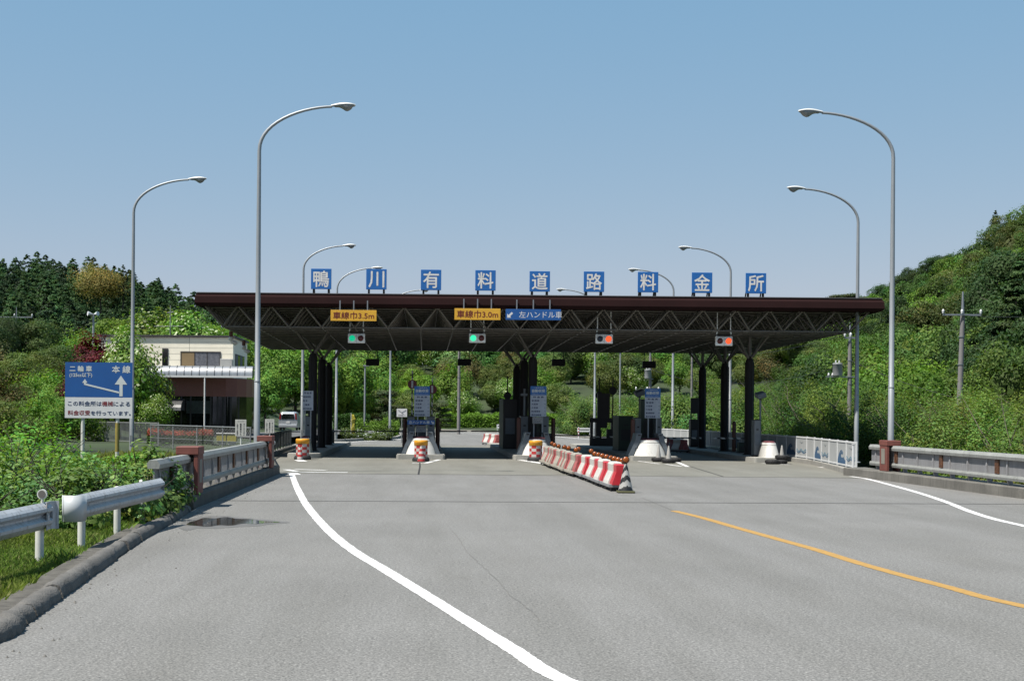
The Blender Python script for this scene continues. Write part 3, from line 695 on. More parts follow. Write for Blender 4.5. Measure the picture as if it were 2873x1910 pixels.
# ================================================================ ROAD SIGN LEFT
d = 54.0; a = W(183.6, 1015.6, d); c = W(371, 1173.5, d); ms = W(277, 1114.5, d)
e = empty('direction_sign', ((a.x+c.x)/2, d, 0), 'large blue direction sign with two white arrows above a white notice panel', 'road sign'); wd = c.x-a.x
def zz(py): return Z(277, py, d)
ox = (a.x+c.x)/2
MB().box(-wd/2, wd/2, -.03, .0, ms.z+.002, a.z).build('blue_panel', M_blue, e)
MB().box(-wd/2, wd/2, -.03, .0, c.z, ms.z-.002).build('white_panel', M_swhite, e)
def sx(px): return X(px, d, 1100)-ox
for px in (232, 329):
    g = MB(); g.cyl((sx(px), .07, -.4), (sx(px), .07, a.z-.1), .075, n=14); g.build('post', M_grp, e)
    g = MB(); g.box(sx(px)-.08, sx(px)+.08, .0, .06, c.z+.2, c.z+.28); g.box(sx(px)-.08, sx(px)+.08, .0, .06, a.z-.4, a.z-.32); g.build('clamp', M_signback, e)
MB().cyl((sx(329), .07, .45), (sx(329), .07, 1.55), .080, n=14).build('yellow_band', mat('dull_yellow', (.45, .36, .08), .6), e)
def stx(s_, px0, px1, py0, py1, m, bold=0.0):
    text(e, s_, (sx(px0)+sx(px1))/2, -.034, (zz(py0)+zz(py1))/2, sx(px1)-sx(px0), zz(py0)-zz(py1), m, bold=bold)
M_sg = mat('sign_letter_white', (.62, .66, .66), .5, var=.05)
stx('二 輪 車', 195, 258, 1026, 1043, M_sg, .006); stx('(125cc以下)', 195, 259, 1046, 1060, M_sg, .004); stx('本 線', 314, 366, 1025, 1046, M_sg, .008)
M_navy = mat('navy_letters', (.07, .10, .22), .6); M_dred = mat('dark_red_letters', (.33, .03, .04), .6)
stx('この料金所は', 191, 286, 1125, 1139, M_navy, .004); stx('機械', 287, 318, 1125, 1139, M_dred, .004); stx('による', 319, 366, 1126, 1139, M_navy, .004)
stx('料金収受', 191, 254, 1151, 1165, M_dred, .004); stx('を行っています。', 256, 368, 1152, 1165, M_navy, .004)
def poly(pts, m, name='arrow'):
    MB().plate([(sx(x), zz(y)) for x, y in pts], -.036, -.031).build(name, m, e)
poly([(335.5, 1111), (335.5, 1078), (322, 1078), (339.5, 1053), (357, 1078), (344.5, 1078), (344.5, 1111)], M_sg)
poly([(334.5, 1103), (236, 1079.5), (236, 1074), (231, 1074), (238.5, 1063), (245.5, 1074), (241, 1074), (241, 1076), (334.5, 1098)], M_sg)

# ================================================================ NOTICE POSTS BY THE LEFT PARAPET
M_notice = mat('notice_board_white', (.52, .52, .48), .6, var=.06, scale=5, streak=.2, streak_rgb=(.35, .34, .3))
M_ink = mat('black_ink', (.03, .03, .03), .6)
for px, px0, px1, py0, py1, pb, d, lab in ((676, 661, 692, 1177, 1223, 1262, 39.5, 'small white notice on a thin post left of the tall street lamp'), (757, 744, 770, 1175.6, 1214.6, 1290, 44.05, 'small white notice on a thin post in front of the far red pillar')):
    x = X(px, d); e = empty('notice_post', (x, d, 0.27), lab, 'notice', 'small white notices for motorcycles'); z0, z1 = Z(px, py1, d)-.27, Z(px, py0, d)-.27; w_ = X(px1, d)-X(px0, d)
    MB().cyl((0, .015, 0), (0, .015, z1-.02), .018, n=8).build('post', M_grp, e)
    MB().cbox((0, -.01, (z0+z1)/2), w_, .016, z1-z0, .003).build('board', M_notice, e)
    h_ = z1-z0
    text(e, '125cc以下の', 0, -.021, z1-.1*h_, w_*.62, h_*.07, M_ink)
    for k, s_ in enumerate(('オートバイの人', '軽車両の人', 'しばらくお待ち')):
        text(e, '\n'.join(s_), w_*(.3-.3*k), -.021, z0+h_*.42, w_*.15, h_*.72, M_ink, bold=.002)

# ================================================================ TOLL ISLANDS
M_isl = mat('island_concrete', (.42, .41, .37), .85, var=.12, scale=1.2, bump=.25, bscale=25, streak=.35, streak_rgb=(.2, .19, .17))
M_nosew = mat('nose_white_paint', (.70, .69, .65), .5, var=.07, scale=2, streak=.35, streak_rgb=(.3, .28, .26))
M_maroon = mat('nose_cap_maroon', (.20, .06, .075), .55, var=.2, scale=5)
M_finc = mat('blue_grey_steel', (.17, .20, .23), .5, .2, var=.12, scale=3)
M_cab = mat('cabinet_grey', (.20, .225, .245), .5, .2, var=.08, scale=2, streak=.3, streak_rgb=(.1, .11, .12))
M_green = mat('cabinet_dark_green', (.012, .045, .022), .5, var=.15, scale=2)
M_brown = mat('bumper_brown', (.17, .055, .03), .6, var=.15, scale=3, streak=.3, streak_rgb=(.08, .03, .02))
M_black = mat('black_paint', (.012, .012, .013), .5, var=.2)
ISL = {1: (-6.05, -4.6, 62.2, 89.5), 2: (-1.22, .92, 62.3, 90), 3: (3.95, 6.05, 62.4, 90), 4: (9.12, 11.22, 62.7, 90), 5: (14.35, 15.75, 61.8, 89)}
pos = {1: 'leftmost', 2: 'second from the left', 3: 'middle', 4: 'second from the right', 5: 'rightmost'}
for k, (x0, x1, y0, y1) in ISL.items():
    r = (x1-x0)/2 if k in (1,) else .12; n = 8; p = []
    for i in range(n+1): t = math.pi+math.pi/2*i/n; p.append((x0+r+r*math.cos(t), y0+r+r*math.sin(t)))
    for i in range(n+1): t = 1.5*math.pi+math.pi/2*i/n; p.append((x1-r+r*math.cos(t), y0+r+r*math.sin(t)))
    p += [(x1, y1-.4), (x1-.3, y1), (x0+.3, y1), (x0, y1-.4)]
    g = MB(); g.prism(p, -.1, .17); q = [(x0+(x-x0)*.0+ (x-(x0+x1)/2)*-.03+(x-x0), y) for x, y in p]
    g.prism([((x-(x0+x1)/2)*.975+(x0+x1)/2, (y-(y0+y1)/2)*.9985+(y0+y1)/2) for x, y in p], .17, .205)
    tag(g.build('traffic_island', M_isl), 'long concrete toll island with a kerb, %s' % pos[k], 'traffic island', 'toll islands')
def nose(k, cx, y0, wb, wt, ht, label):
    """rounded white impact nose with a maroon cap and grey fins"""
    e = empty('impact_nose', (cx, y0, .205), label, 'impact block', 'impact noses on the toll islands')
    def ring(wd, z, yf, dep): return [(-wd/2, dep, z)] + [(wd/2*math.cos(t), yf+wd*.42-wd*.42*math.sin(-t+2*math.pi) if 0 else yf+wd*.40*(1+math.sin(t)), z) for t in [math.pi+math.pi*i/12 for i in range(13)]] + [(wd/2, dep, z)]
    def w_(t): return wb+(wt-wb)*t**1.25
    g = MB(); g.loft([ring(w_(t), ht*t, .30*t, 1.5) for t in (0, .15, .3, .45, .6, .74)], smooth=True); g.build('body', M_nosew, e)
    g = MB(); g.loft([ring(w_(.75)+.01, ht*.745, .30*.75, 1.5), ring(w_(.76)-.02, ht*.765, .31*.76, 1.5)]); g.build('black_line', M_black, e)
    g = MB(); g.loft([ring(w_(t)*1.0+.015, ht*t, .30*t, 1.5) for t in (.766, .9)]); g.build('band', M_nosew, e)
    g = MB(); g.loft([ring(w_(t)*f, ht*t, .30*t+o_, 1.5) for t, f, o_ in ((.90, 1.0, 0), (.95, .92, .04), (1.0, .72, .12))], smooth=True); g.build('cap', M_maroon, e)
    if wb > 1.0:
        for s_ in (-1, 1):
            g = MB(); g.loft([[(s_*a, .35, z), (s_*b_, .35, z), (s_*b_, 1.55, z), (s_*a, 1.55, z)] for z, a, b_ in ((0, wb/2-.02, wb/2+.16), (.45, wb/2-.22, wb/2-.02), (.62, wb/2-.32, wb/2-.10), (1.0, wb/2-.42, wb/2-.20))])
            g.build('side_fin', M_finc, e)
            for yy, zz_ in ((.345, .90),):
                MB().box(min(s_*(wb/2-.36), s_*(wb/2-.24)), max(s_*(wb/2-.36), s_*(wb/2-.24)), .32, .349, .90, .94).build('slot', M_black, e)
        g = MB()
        for s_ in (-1,):
            for q in range(3):
                zb_ = .58-.13*q*.6; x_ = wb/2*.60+.02*q
                g.plate([(s_*(wb*.40-.10*q+.05), .60*ht-.02), (s_*(wb*.40-.10*q-.05), .60*ht-.02), (s_*(wb*.42-.10*q+.0), .60*ht-.17+.03*q)], -.0, .02)
        o = g.build('painted_teeth', M_black, e); o.location = (0, .235, 0); o.rotation_euler = (math.radians(-18), 0, 0)
nose(2, -.15, 62.62, 1.42, .95, .78, 'white impact nose with maroon cap on the second island, behind the drum')
nose(3, 5.0, 62.7, 1.42, .95, .78, 'white impact nose on the middle island, beside the striped barriers')
nose(4, 10.05, 62.98, 1.55, .98, .78, 'broad white impact nose behind the two white cones in tyres')
nose(5, 15.25, 62.1, .66, .34, .72, 'narrow white impact nose on the rightmost island by the painted fence')
nose(1, -5.35, 63.2, .55, .30, .74, 'small impact nose hidden behind the leftmost drum')

def fareboard(px0, px1, py0, pm, py1, d, rows, label, blue=True, head='自動収受'):
    w_ = X(px1, d)-X(px0, d); xm = (X(px0, d)+X(px1, d))/2; z1, z0 = Z(px0, py0, d)-.205, Z(px0, py1, d)-.205; zm = Z(px0, pm, d)-.205
    e = empty('fare_board', (xm, d, .205), label, 'toll board', 'fare boards at the island fronts')
    if blue: MB().box(-w_/2, w_/2, -.025, .0, zm+.001, z1).build('blue_panel', M_bluel, e)
    else: zm = z1
    MB().box(-w_/2, w_/2, -.025, .0, z0, zm-.001).build('white_panel', M_fb, e)
    for s_ in (-.27, .27):
        MB().box(s_*w_/.7*.7-.028, s_*w_/.7*.7+.028, .002, .05, 0, z1-.05).build('post', M_signback, e)
    if blue:
        hb = z1-zm
        text(e, '二輪車専用', 0, -.028, z1-hb*.17, w_*.6, hb*.15, M_sg); text(e, head, 0, -.028, z1-hb*.52, w_*.82, hb*.36, M_sg, bold=.006); text(e, '料金を入れてください', 0, -.028, z1-hb*.86, w_*.8, hb*.14, M_sg)
    h_ = zm-z0; n = len(rows)
    for i, (s_, f) in enumerate(rows):
        ww = w_*f; x_ = 0 if i == 0 else -w_*.44+ww/2
        text(e, s_, x_, -.028, zm-h_*(i+.55)/n, ww, h_/n*.56, M_txt, bold=.004 if i == 0 else .0025)
        if i and blue: text(e, '円', w_*.40, -.028, zm-h_*(i+.55)/n, w_*.08, h_/n*.38, M_txt)
    return e
M_fb = mat('fare_board_white', (.42, .46, .53), .55, var=.07, scale=6, streak=.2, streak_rgb=(.3, .33, .4))
M_txt = mat('fare_text', (.08, .10, .20), .6)
R5 = [('料 金 表', .66), ('普通車', .50), ('大型車', .42), ('大型車', .42), ('軽自動車等', .56), ('原付自転車', .62)]
fareboard(1162, 1205.7, 1083, 1108, 1167.6, 65.2, R5, 'blue and white fare board between the two red discs')
fareboard(1487.8, 1532.7, 1083, 1108, 1168, 65.3, R5, 'blue and white fare board on the middle island')
fareboard(1809, 1852.6, 1089.5, 1114, 1172.4, 65.6, R5, 'blue and white fare board above the broad white nose block')
fareboard(848.7, 878.6, 1096, 1096, 1150.8, 64.6, [('料 金 表', .7), ('軽車両等', .72), ('軽 車', .4), ('二輪車', .6), ('原付自転車', .8)], 'small grey white fare board on the leftmost island', blue=False)
# small plates under the boards
M_grpl = mat('speckled_plate', (.40, .40, .39), .6, var=.3, scale=30)
for px0, px1, py0, py1, d, lab in ((1166, 1196.6, 1192.5, 1212, 64.9, 'small speckled plate on the two posts under the strip 左ハンドル車'), (1494, 1522, 1169, 1188, 65.0, 'small speckled plate under the middle fare board')):
    w_ = X(px1, d)-X(px0, d); zc = (Z(px0, py0, d)+Z(px0, py1, d))/2
    e = empty('notice_plate', ((X(px0, d)+X(px1, d))/2, d, zc), lab, 'notice')
    MB().cbox((0, 0, 0), w_, .02, Z(px0, py0, d)-Z(px0, py1, d), .004).build('plate', M_grpl, e)
    text(e, '左レーン', 0, -.012, .04, w_*.8, .09, M_txt); text(e, 'お釣り', 0, -.012, -.07, w_*.6, .08, M_txt)
d = 64.7; w_ = X(1220, d)-X(1143, d); zc = (Z(1180, 1178.6, d)+Z(1180, 1190.5, d))/2
e = empty('strip_sign', ((X(1220, d)+X(1143, d))/2, d, zc), 'low blue strip sign reading 左ハンドル車 with a small arrow below the fare board', 'sign')
MB().cbox((0, 0, 0), w_, .02, .20, .004).build('panel', M_blue, e); text(e, '左ハンドル車', -.08, -.013, 0, w_*.76, .14, M_sg, bold=.004)
MB().plate([(w_*.5-.03, -.07), (w_*.5-.15, -.06), (w_*.5-.11, -.03), (w_*.5-.18, .04), (w_*.5-.14, .07), (w_*.5-.07, .0), (w_*.5-.04, .04)], -.014, -.011).build('arrow', M_sg, e)

# ---------------------------------------------------------------- cabinets, guards, gates on the islands
def cab(name, px0, px1, pyt, d, m, label, cat, depth=.55, trim=True, z0=.205, slotm=None):
    x0, x1 = X(px0, d), X(px1, d); zt_ = Z((px0+px1)/2, pyt, d)
    e = empty(name, ((x0+x1)/2, d, z0), label, cat, 'toll machines and cabinets'); w_ = x1-x0; h_ = zt_-z0
    MB().cbox((0, depth/2, h_/2+.03), w_, depth, h_-.06, .015).build('body', m, e)
    MB().cbox((0, depth/2, .03), w_+.03, depth+.03, .06, .006).build('plinth', M_black, e)
    MB().cbox((0, depth/2, h_-.0), w_+.03, depth+.04, .035, .006).build('lid', m if not trim else M_black, e)
    MB().box(-w_*.34, w_*.34, -.008, .0, h_*.30, h_*.62).build('door', M_black if m is M_green else M_finc, e)
    MB().box(-w_*.18, w_*.18, -.012, .002, h_*.72, h_*.76).build('slot', M_black, e)
    return e
def guard(px, pyt, d, label, lit=True):
    x = X(px, d); zt_ = Z(px, pyt, d)
    e = empty('bumper_post', (x, d, .2), label, 'bumper post', 'brown bumper posts at the machines'); h_ = zt_-.2
    g = MB(); g.lathe((0, 0, 0), [(.10, 0), (.10, h_-.1), (.085, h_-.04), (.05, h_-.01), (.01, h_)], 16); g.build('post', M_brown, e)
    MB().lathe((0, 0, 0), [(.15, 0), (.15, .03), (.105, .04)], 16).build('base', M_black, e)
cab('machine_cabinet', 1143, 1164, 1168, 67.5, M_cab, 'grey cabinet left of the two posts on the second island', 'cabinet', 1.6)
cab('machine_cabinet', 1199, 1220, 1168, 67.5, M_cab, 'grey cabinet right of the two posts on the second island', 'cabinet', 1.6)
cab('toll_machine', 1166, 1197, 1178, 68.5, M_black, 'dark toll machine between the two grey cabinets', 'toll machine', 1.4)
cab('machine_cabinet', 1462, 1482, 1167, 67.0, M_cab, 'grey cabinet left of the middle fare board', 'cabinet', 1.2)
cab('machine_cabinet', 1519, 1540, 1168, 67.0, M_cab, 'grey cabinet right of the middle fare board', 'cabinet', 1.2)
cab('toll_machine', 1499, 1518, 1176, 67.2, M_green, 'dark green toll machine under the middle fare board', 'toll machine', .9)
cab('toll_booth', 1412, 1451, 1120, 74.0, M_black, 'black booth beside the middle columns', 'toll booth', 4.0)
cab('toll_machine', 1736, 1777, 1167, 72.0, M_green, 'dark green wide machine left of the brown post on the fourth island', 'toll machine', 2.2)
cab('machine_cabinet', 1783, 1799, 1172, 67.6, M_cab, 'narrow grey cabinet left of the right fare board', 'cabinet', 1.0)
cab('toll_machine', 1799, 1842, 1121, 69.0, M_green, 'tall green machine behind the right fare board', 'toll machine', .8)
cab('machine_cabinet', 1841, 1857, 1172, 67.6, M_cab, 'narrow grey cabinet right of the right fare board', 'cabinet', 1.0)
cab('machine_cabinet', 2117, 2134, 1178, 63.7, M_cab, 'tall grey cabinet on the rightmost island', 'cabinet', .6)
cab('machine_cabinet', 856, 873, 1167, 66.3, M_cab, 'grey cabinet under the small board on the leftmost island', 'cabinet', .6)
cab('litter_bin', 2074, 2092, 1241, 70.0, M_green, 'low green bin beside the right columns', 'bin', .5)
cab('toll_machine', 1938, 1960, 1177, 82.0, M_black, 'black machine beside the rear right column', 'toll machine', .6)
guard(1136.5, 1173, 69.5, 'brown bumper post left of the second island machines')
guard(1228, 1171, 69.5, 'brown bumper post right of the second island machines')
guard(1456, 1170, 66.0, 'brown bumper post left of the middle island cabinet')
guard(1552.5, 1172, 68.0, 'brown bumper post right of the middle island cabinet')
guard(1776, 1175, 65.5, 'brown bumper post left of the right fare board')
guard(2060, 1181, 72.0, 'brown bumper post between the two front right columns')
# raised striped arms with round discs
M_arm = bpy.data.materials.new('striped_arm'); M_arm.use_nodes = True
_t = M_arm.node_tree; _tc = _t.nodes.new('ShaderNodeTexCoord'); _w = _t.nodes.new('ShaderNodeTexWave'); _w.inputs['Scale'].default_value = 1.6
_w.bands_direction = 'DIAGONAL'; _r = _t.nodes.new('ShaderNodeValToRGB'); _r.color_ramp.interpolation = 'CONSTANT'; _r.color_ramp.elements[1].position = .5
_r.color_ramp.elements[0].color = (.006, .006, .006, 1); _r.color_ramp.elements[1].color = (.4, .4, .38, 1)
_t.links.new(_tc.outputs['Object'], _w.inputs[0]); _t.links.new(_w.outputs['Color'], _r.inputs[0]); _t.links.new(_r.outputs[0], _t.nodes['Principled BSDF'].inputs['Base Color'])
M_disc = mat('no_entry_red', (.22, .015, .02), .5)
def raised_arm(px, pyd, ptop, d, label, front=True, r=.225, mm=None):
    x = X(px, d); zd = Z(px, pyd, d); zt_ = Z(px, ptop, d)
    e = empty('barrier_gate', (x, d, .205), label, 'barrier gate', 'toll barriers with raised arms')
    MB().cbox((0, .1, .45), .32, .4, .9, .02).build('housing', M_black, e)
    MB().bar((0, -.08, .75), (0, -.08, zt_-.205), .07, .03, up=(0, 1, 0)).build('arm', mm or M_arm, e)
    MB().cyl((0, -.115, zd-.205), (0, -.10, zd-.205), r, n=28).build('disc', M_disc if front else M_black, e)
    if front: MB().box(-.045, .045, -.125, -.117, zd-.205-.17, zd-.205+.17).build('bar', M_swhite, e)
raised_arm(1156, 1078, 1040, 69.0, 'raised barrier arm with a red disc, left of the fare board')
raised_arm(1212, 1092, 1060, 69.0, 'raised barrier arm with a red disc, right of the fare board')
raised_arm(1680, 1109, 1060, 84.0, 'raised arm with the dark back of a disc, left of the dark panel', False, mm=M_black)
raised_arm(1718.5, 1096, 1060, 84.0, 'raised arm with the dark back of a disc, right of the dark panel', False, mm=M_black)
raised_arm(1423, 1110, 1055, 84.0, 'raised dark barrier arm above the black booth', False, mm=M_black)
# closed horizontal arms
M_armh = M_arm.copy(); M_armh.name = 'striped_arm_level'
def level_arm(px0, px1, py, d, label, striped=True, mast='left'):
    x0, x1 = X(px0, d), X(px1, d); z = Z((px0+px1)/2, py, d); xm = x0 if mast == 'left' else x1; s_ = 1 if mast == 'left' else -1
    e = empty('barrier_gate', (xm, d, .0), label, 'barrier gate', 'closed barrier arms')
    MB().cbox((-s_*.12, .0, z/2+.05), .26, .34, z+.1, .02).build('housing', M_black, e)
    MB().bar((0, -.2, z), (s_*(x1-x0), -.2, z), .03, .075).build('arm', M_armh if striped else M_black, e)
    MB().cyl((-s_*.0, -.16, z), (-s_*.0, -.24, z), .07, n=12).build('pivot', M_finc, e)
level_arm(938, 1034, 1210, 84.5, 'closed dark barrier arm reaching from the left columns', False)
level_arm(1056, 1130, 1209, 84.5, 'closed dark barrier arm left of the second island', False, 'right')
level_arm(1234, 1310, 1209, 84.5, 'closed dark barrier arm right of the second island', False)
level_arm(1322, 1402, 1209, 84.5, 'closed dark barrier arm left of the black booth', False, 'right')
level_arm(1546, 1655, 1221, 80.0, 'closed striped barrier arm right of the middle island')
level_arm(1662, 1735, 1225, 79.0, 'closed striped barrier arm in front of the dark gate machines', True, 'right')
level_arm(1863, 1966, 1228, 72.0, 'closed striped barrier arm right of the fourth island')
level_arm(2000, 2100, 1229, 70.0, 'closed striped barrier arm in front of the right columns', True, 'right')
# dark exit gate frame seen from behind on the fourth island
d = 83.0; e = empty('exit_machine', (X(1697, d), d, .205), 'black exit toll machine with a tall panel and open frame on the fourth island', 'toll machine')
def ex(px): return X(px, d)-X(1697, d)
def ez(py): return Z(1697, py, d)-.205
MB().box(ex(1677), ex(1711), .0, .3, ez(1173), ez(1103)).build('panel', mat('dark_olive_panel', (.03, .027, .02), .5), e)
g = MB()
for a_, b_ in ((1658, 1664), (1673, 1686), (1716, 1733)): g.box(ex(a_), ex(b_), 0, .5, 0, ez(1172))
g.box(ex(1658), ex(1733), .02, .45, ez(1185), ez(1172.5)); g.box(ex(1686), ex(1704), .02, .45, ez(1200), ez(1185)); g.box(ex(1658), ex(1735), -.1, .6, 0, ez(1228)); g.box(ex(1704), ex(1716), .02, .4, 0, ez(1204)); g.build('frame', M_black, e)
MB().box(ex(1729), ex(1734), -.06, -.02, .05, ez(1170)).build('light_strip', M_sig, e)
# dark board on posts beside the rear right column
d = 84.0; e = empty('exit_board', (X(1949, d), d, .205), 'dark back of a board on two posts left of the rear right column', 'board')
MB().cbox((0, 0, Z(1949, 1138, d)-.205), .48, .08, .92, .01).build('panel', M_black, e)
for s_ in (-.2, .2): MB().box(s_-.03, s_+.03, .05, .1, 0, 2.4).build('post', M_black, e)
# camera posts
def campost(px, pyc, pyb, d, label, w_=.42, tilt=15, round_=False, z0=.205):
    x = X(px, d); zc = Z(px, pyc, d)-z0
    e = empty('camera_post', (x, d, z0), label, 'camera post'); MB().cyl((0, 0, 0), (0, 0, zc-.08), .045, n=12).build('post', M_cab, e)
    o = MB().cbox((0, 0, 0), w_, .55, .24, .03).build('camera_box', M_finc, e); o.location = (0, 0, zc); o.rotation_euler = (math.radians(10), math.radians(-tilt), 0)
    MB().cyl((0, 0, zc-.22), (0, 0, zc-.06), .07, n=10).build('swivel', M_black, e)
campost(2133, 1108, 0, 64.5, 'grey camera box on a post by the rightmost island', .40)
campost(1794, 1102, 0, 70.0, 'grey hooded lamp on a post left of the right fare board', .46, 20)
d = 68; x = X(1471, d); e = empty('camera_post', (x, d, .205), 'thin grey post with a small crossbar left of the middle fare board', 'camera post')
MB().cyl((0, 0, 0), (0, 0, Z(1471, 1090, d)-.205), .045, n=10).build('post', M_cab, e); MB().cbox((-.02, -.02, Z(1471, 1107, d)-.205), .32, .12, .12, .01).build('crossbar', M_cab, e)
MB().cbox((-.2, -.02, Z(1471, 1107, d)-.205), .06, .06, .05, .01).build('camera', M_black, e)

# ================================================================ DRUMS, CONES, TYRES
M_orange = mat('drum_orange', (.85, .38, .02), .45, var=.08, scale=4)
M_drr = mat('drum_red', (.50, .03, .03), .5, var=.15, scale=5); M_drw = mat('drum_white', (.62, .58, .54), .5, var=.1, scale=5)
M_rub = mat('black_rubber', (.018, .018, .019), .75, var=.3, scale=8, bump=.3)
def drum(x, y, label):
    e = empty('crash_drum', (x, y, 0), label, 'crash drum', 'red and white drums before the islands')
    MB().lathe((0, 0, 0), [(.36, 0), (.37, .08), (.33, .16), (.29, .18)], 24).build('rubber_base', M_rub, e)
    n = 20; rows = 4; g = MB()
    for r_ in range(rows):
        for c_ in range(8):
            g.mi = (r_+c_) % 2; z0, z1 = .17+r_*.125, .17+(r_+1)*.125; vs = []
            for k in (0, 1, 2):
                t = 2*math.pi*(c_+k/2)/8; vs += [(.278*math.cos(t), .278*math.sin(t), z0), (.278*math.cos(t), .278*math.sin(t), z1)]
            g.add(vs, [(0, 2, 3, 1), (2, 4, 5, 3)], True)
    g.build('checker_body', [M_drr, M_drw], e, fixn=False)
    MB().lathe((0, 0, 0), [(.285, .67), (.295, .68), (.290, .76), (.30, .775), (.29, .86), (.27, .885), (.03, .89)], 24).build('orange_top', M_orange, e)
drum(X(850, 60.6), 60.6, 'red and white checkered drum with orange top at the left end')
drum(X(1182, 59.7), 59.7, 'checkered drum with orange top before the second island')
drum(X(1504, 61.2), 61.2, 'checkered drum with orange top beside the striped barriers')
def cone(x, y, label, h=.7, cols=None, r=.17, zb_=0.0, base=True, group=None, bands=6, name='traffic_cone', tip=.028, lean=0):
    e = empty(name, (x, y, zb_), label, 'traffic cone', group)
    if base: MB().cbox((0, 0, .015), .36, .36, .03, .01).build('base', M_rub, e)
    for i in range(bands):
        t0, t1 = i/bands, (i+1)/bands; m = cols[i % len(cols)]
        MB().lathe((0, 0, 0), [(r+(tip-r)*t0, .03+h*t0+.0005), (r+(tip-r)*t1, .03+h*t1)], 18).build('band', m, e)
    if lean: e.rotation_euler = (math.radians(lean), 0, 0)
    return e
cone(X(1183, 58.9), 58.9, 'red and white striped cone leaning on the second drum', .62, [M_drr, M_drw], .16, tip=.05)
cone(X(845, 60.1)-.03, 60.05, 'red and white striped cone leaning on the leftmost drum', .60, [M_drw, M_drr], .13, tip=.03)
M_dirtyw = mat('dirty_white_plastic', (.58, .56, .52), .5, var=.12, scale=5, streak=.4, streak_rgb=(.3, .28, .25))
def tyre(x, y, z, label, r=.3):
    e = empty('old_tyre', (x, y, z), label, 'tyre', 'old tyres at the right islands')
    prof = []
    for i in range(13):
        t = -math.pi/2+math.pi*i/12; prof.append((r-.09+.09*math.cos(t), .095+.095*math.sin(t)))
    g = MB(); V = []; ring = []
    full = [(r-.14, .02)] + prof + [(r-.14, .17), (r-.12, .12), (r-.12, .07)]; n = 28
    g.loft([[(a*math.cos(2*math.pi*i/n), a*math.sin(2*math.pi*i/n), b_) for a, b_ in full] for i in range(n)] + [[(a, 0, b_) for a, b_ in full]], caps=False, smooth=True)
    g.build('tread_and_walls', M_rub, e)
    g = MB()
    for i in range(28):
        t = 2*math.pi*i/28; g.obox((math.cos(t)*(r-.002), math.sin(t)*(r-.002), .095), (-math.sin(t), math.cos(t), 0), (math.cos(t), math.sin(t), 0), (0, 0, 1), .03, .012, .12)
    g.build('tread_blocks', M_rub, e)
for px, d, lab in ((1848.6, 61.9, 'left white cone'), (1877, 60.2, 'right white cone'), ):
    x = X(px, d); tyre(x, d, 0, 'old tyre around the %s before the fourth island' % lab)
    cone(x, d, 'dirty %s standing in a tyre before the fourth island' % lab, .66, [M_dirtyw], .13, .04, False, None, 4)
tyre(X(1893, 61.6), 61.6, 0, 'old tyre lying behind the two tyres with cones')
tyre(X(2196, 60.4), 60.4, .19, 'upper tyre under the white cone at the right island')
tyre(X(2190, 60.3), 60.3, 0, 'lower tyre of the stack at the right island'); tyre(X(2168, 60.0), 60.0, 0, 'flat tyre left of the tyre stack at the right island')
cone(X(2194.8, 60.4), 60.4, 'dirty white cone on the tyre stack at the right island', .46, [M_dirtyw], .10, .30, False, None, 4)

# ================================================================ BARRIER TRAIN
M_br = mat('barrier_red', (.62, .025, .04), .4, var=.1, scale=3, streak=.7, streak_rgb=(.36, .08, .08)); M_bw = mat('barrier_white', (.70, .69, .64), .45, var=.1, scale=3, streak=.6, streak_rgb=(.45, .42, .36))
M_brd = mat('barrier_faded_red', (.42, .09, .09), .7, var=.35, scale=6, streak=.6, streak_rgb=(.32, .26, .22)); M_bwd = mat('barrier_dirty_white', (.40, .37, .31), .75, var=.25, scale=5, streak=.6, streak_rgb=(.2, .17, .13))
M_wheel = mat('grey_wheel', (.10, .10, .10), .6)
def barrier(x, y, L, label, red, white, rz=0.0, n=1, group='red and white barriers in a row', lift=.13):
    e = empty('water_barrier', (x, y, 0), label, 'barrier', group, rz)
    # ribbed body: red hollows between proud white ribs
    def sl(yy, k, t): return [(-.27*k, yy, lift+.04), (-.255*k, yy, lift+.12), (-.135*k, yy, lift+.38), (-.14*k, yy, lift+.56), (-.10*k, yy, lift+t), (.10*k, yy, lift+t), (.14*k, yy, lift+.56), (.135*k, yy, lift+.38), (.255*k, yy, lift+.12), (.27*k, yy, lift+.04)]
    g = MB(); ww = L/n; y0_ = 0.0
    for i in range(n):
        for col, wd in ((0, .26), (1, .48), (0, .26)):
            g.mi = col; k = 1.0 if col else .82; t = .62 if col else .58; st = wd*ww
            g.loft([sl(y0_, k*.97, t-.02), sl(y0_+.04, k, t), sl(y0_+st-.04, k, t), sl(y0_+st, k*.97, t-.02)]); y0_ += st
    g.build('ribbed_body', [red, white], e)
    g = MB(); g.box(-.29, .29, .02, L-.02, lift-.02, lift+.05); g.build('base_flange', M_bwd if white is M_bwd else mat('flange_grey', (.35, .36, .37), .6), e)
    MB().box(-.22, .22, .05, L-.05, lift-.075, lift-.022).build('steel_frame', M_rub, e)
    for yy in (.2, L-.2):
        for s_ in (-1, 1):
            w = MB(); w.cyl((s_*.22-.02, yy, .062), (s_*.22+.02, yy, .062), .06, n=14); w.build('wheel', M_wheel, e)
    return e
y = 37.35; bx = lambda yy: 5.16 - .008*(yy-37)
labs = ['nearest bright red and white barrier behind the black striped cone', 'second bright red and white barrier in the row', 'third bright red and white barrier in the row', 'fourth bright barrier, next to the faded ones']
for k in range(4):
    barrier(bx(y)+random.uniform(-.03, .03), y, 2.0, labs[k], M_br, M_bw, rz=random.uniform(-.02, .02), n=1); y += 2.08
labs = ['nearest faded dirty barrier, touching the bright ones', 'second faded dirty barrier in the row', 'third faded dirty barrier in the row', 'fourth faded dirty barrier in the row', 'farthest faded barrier, beside the checkered drum']
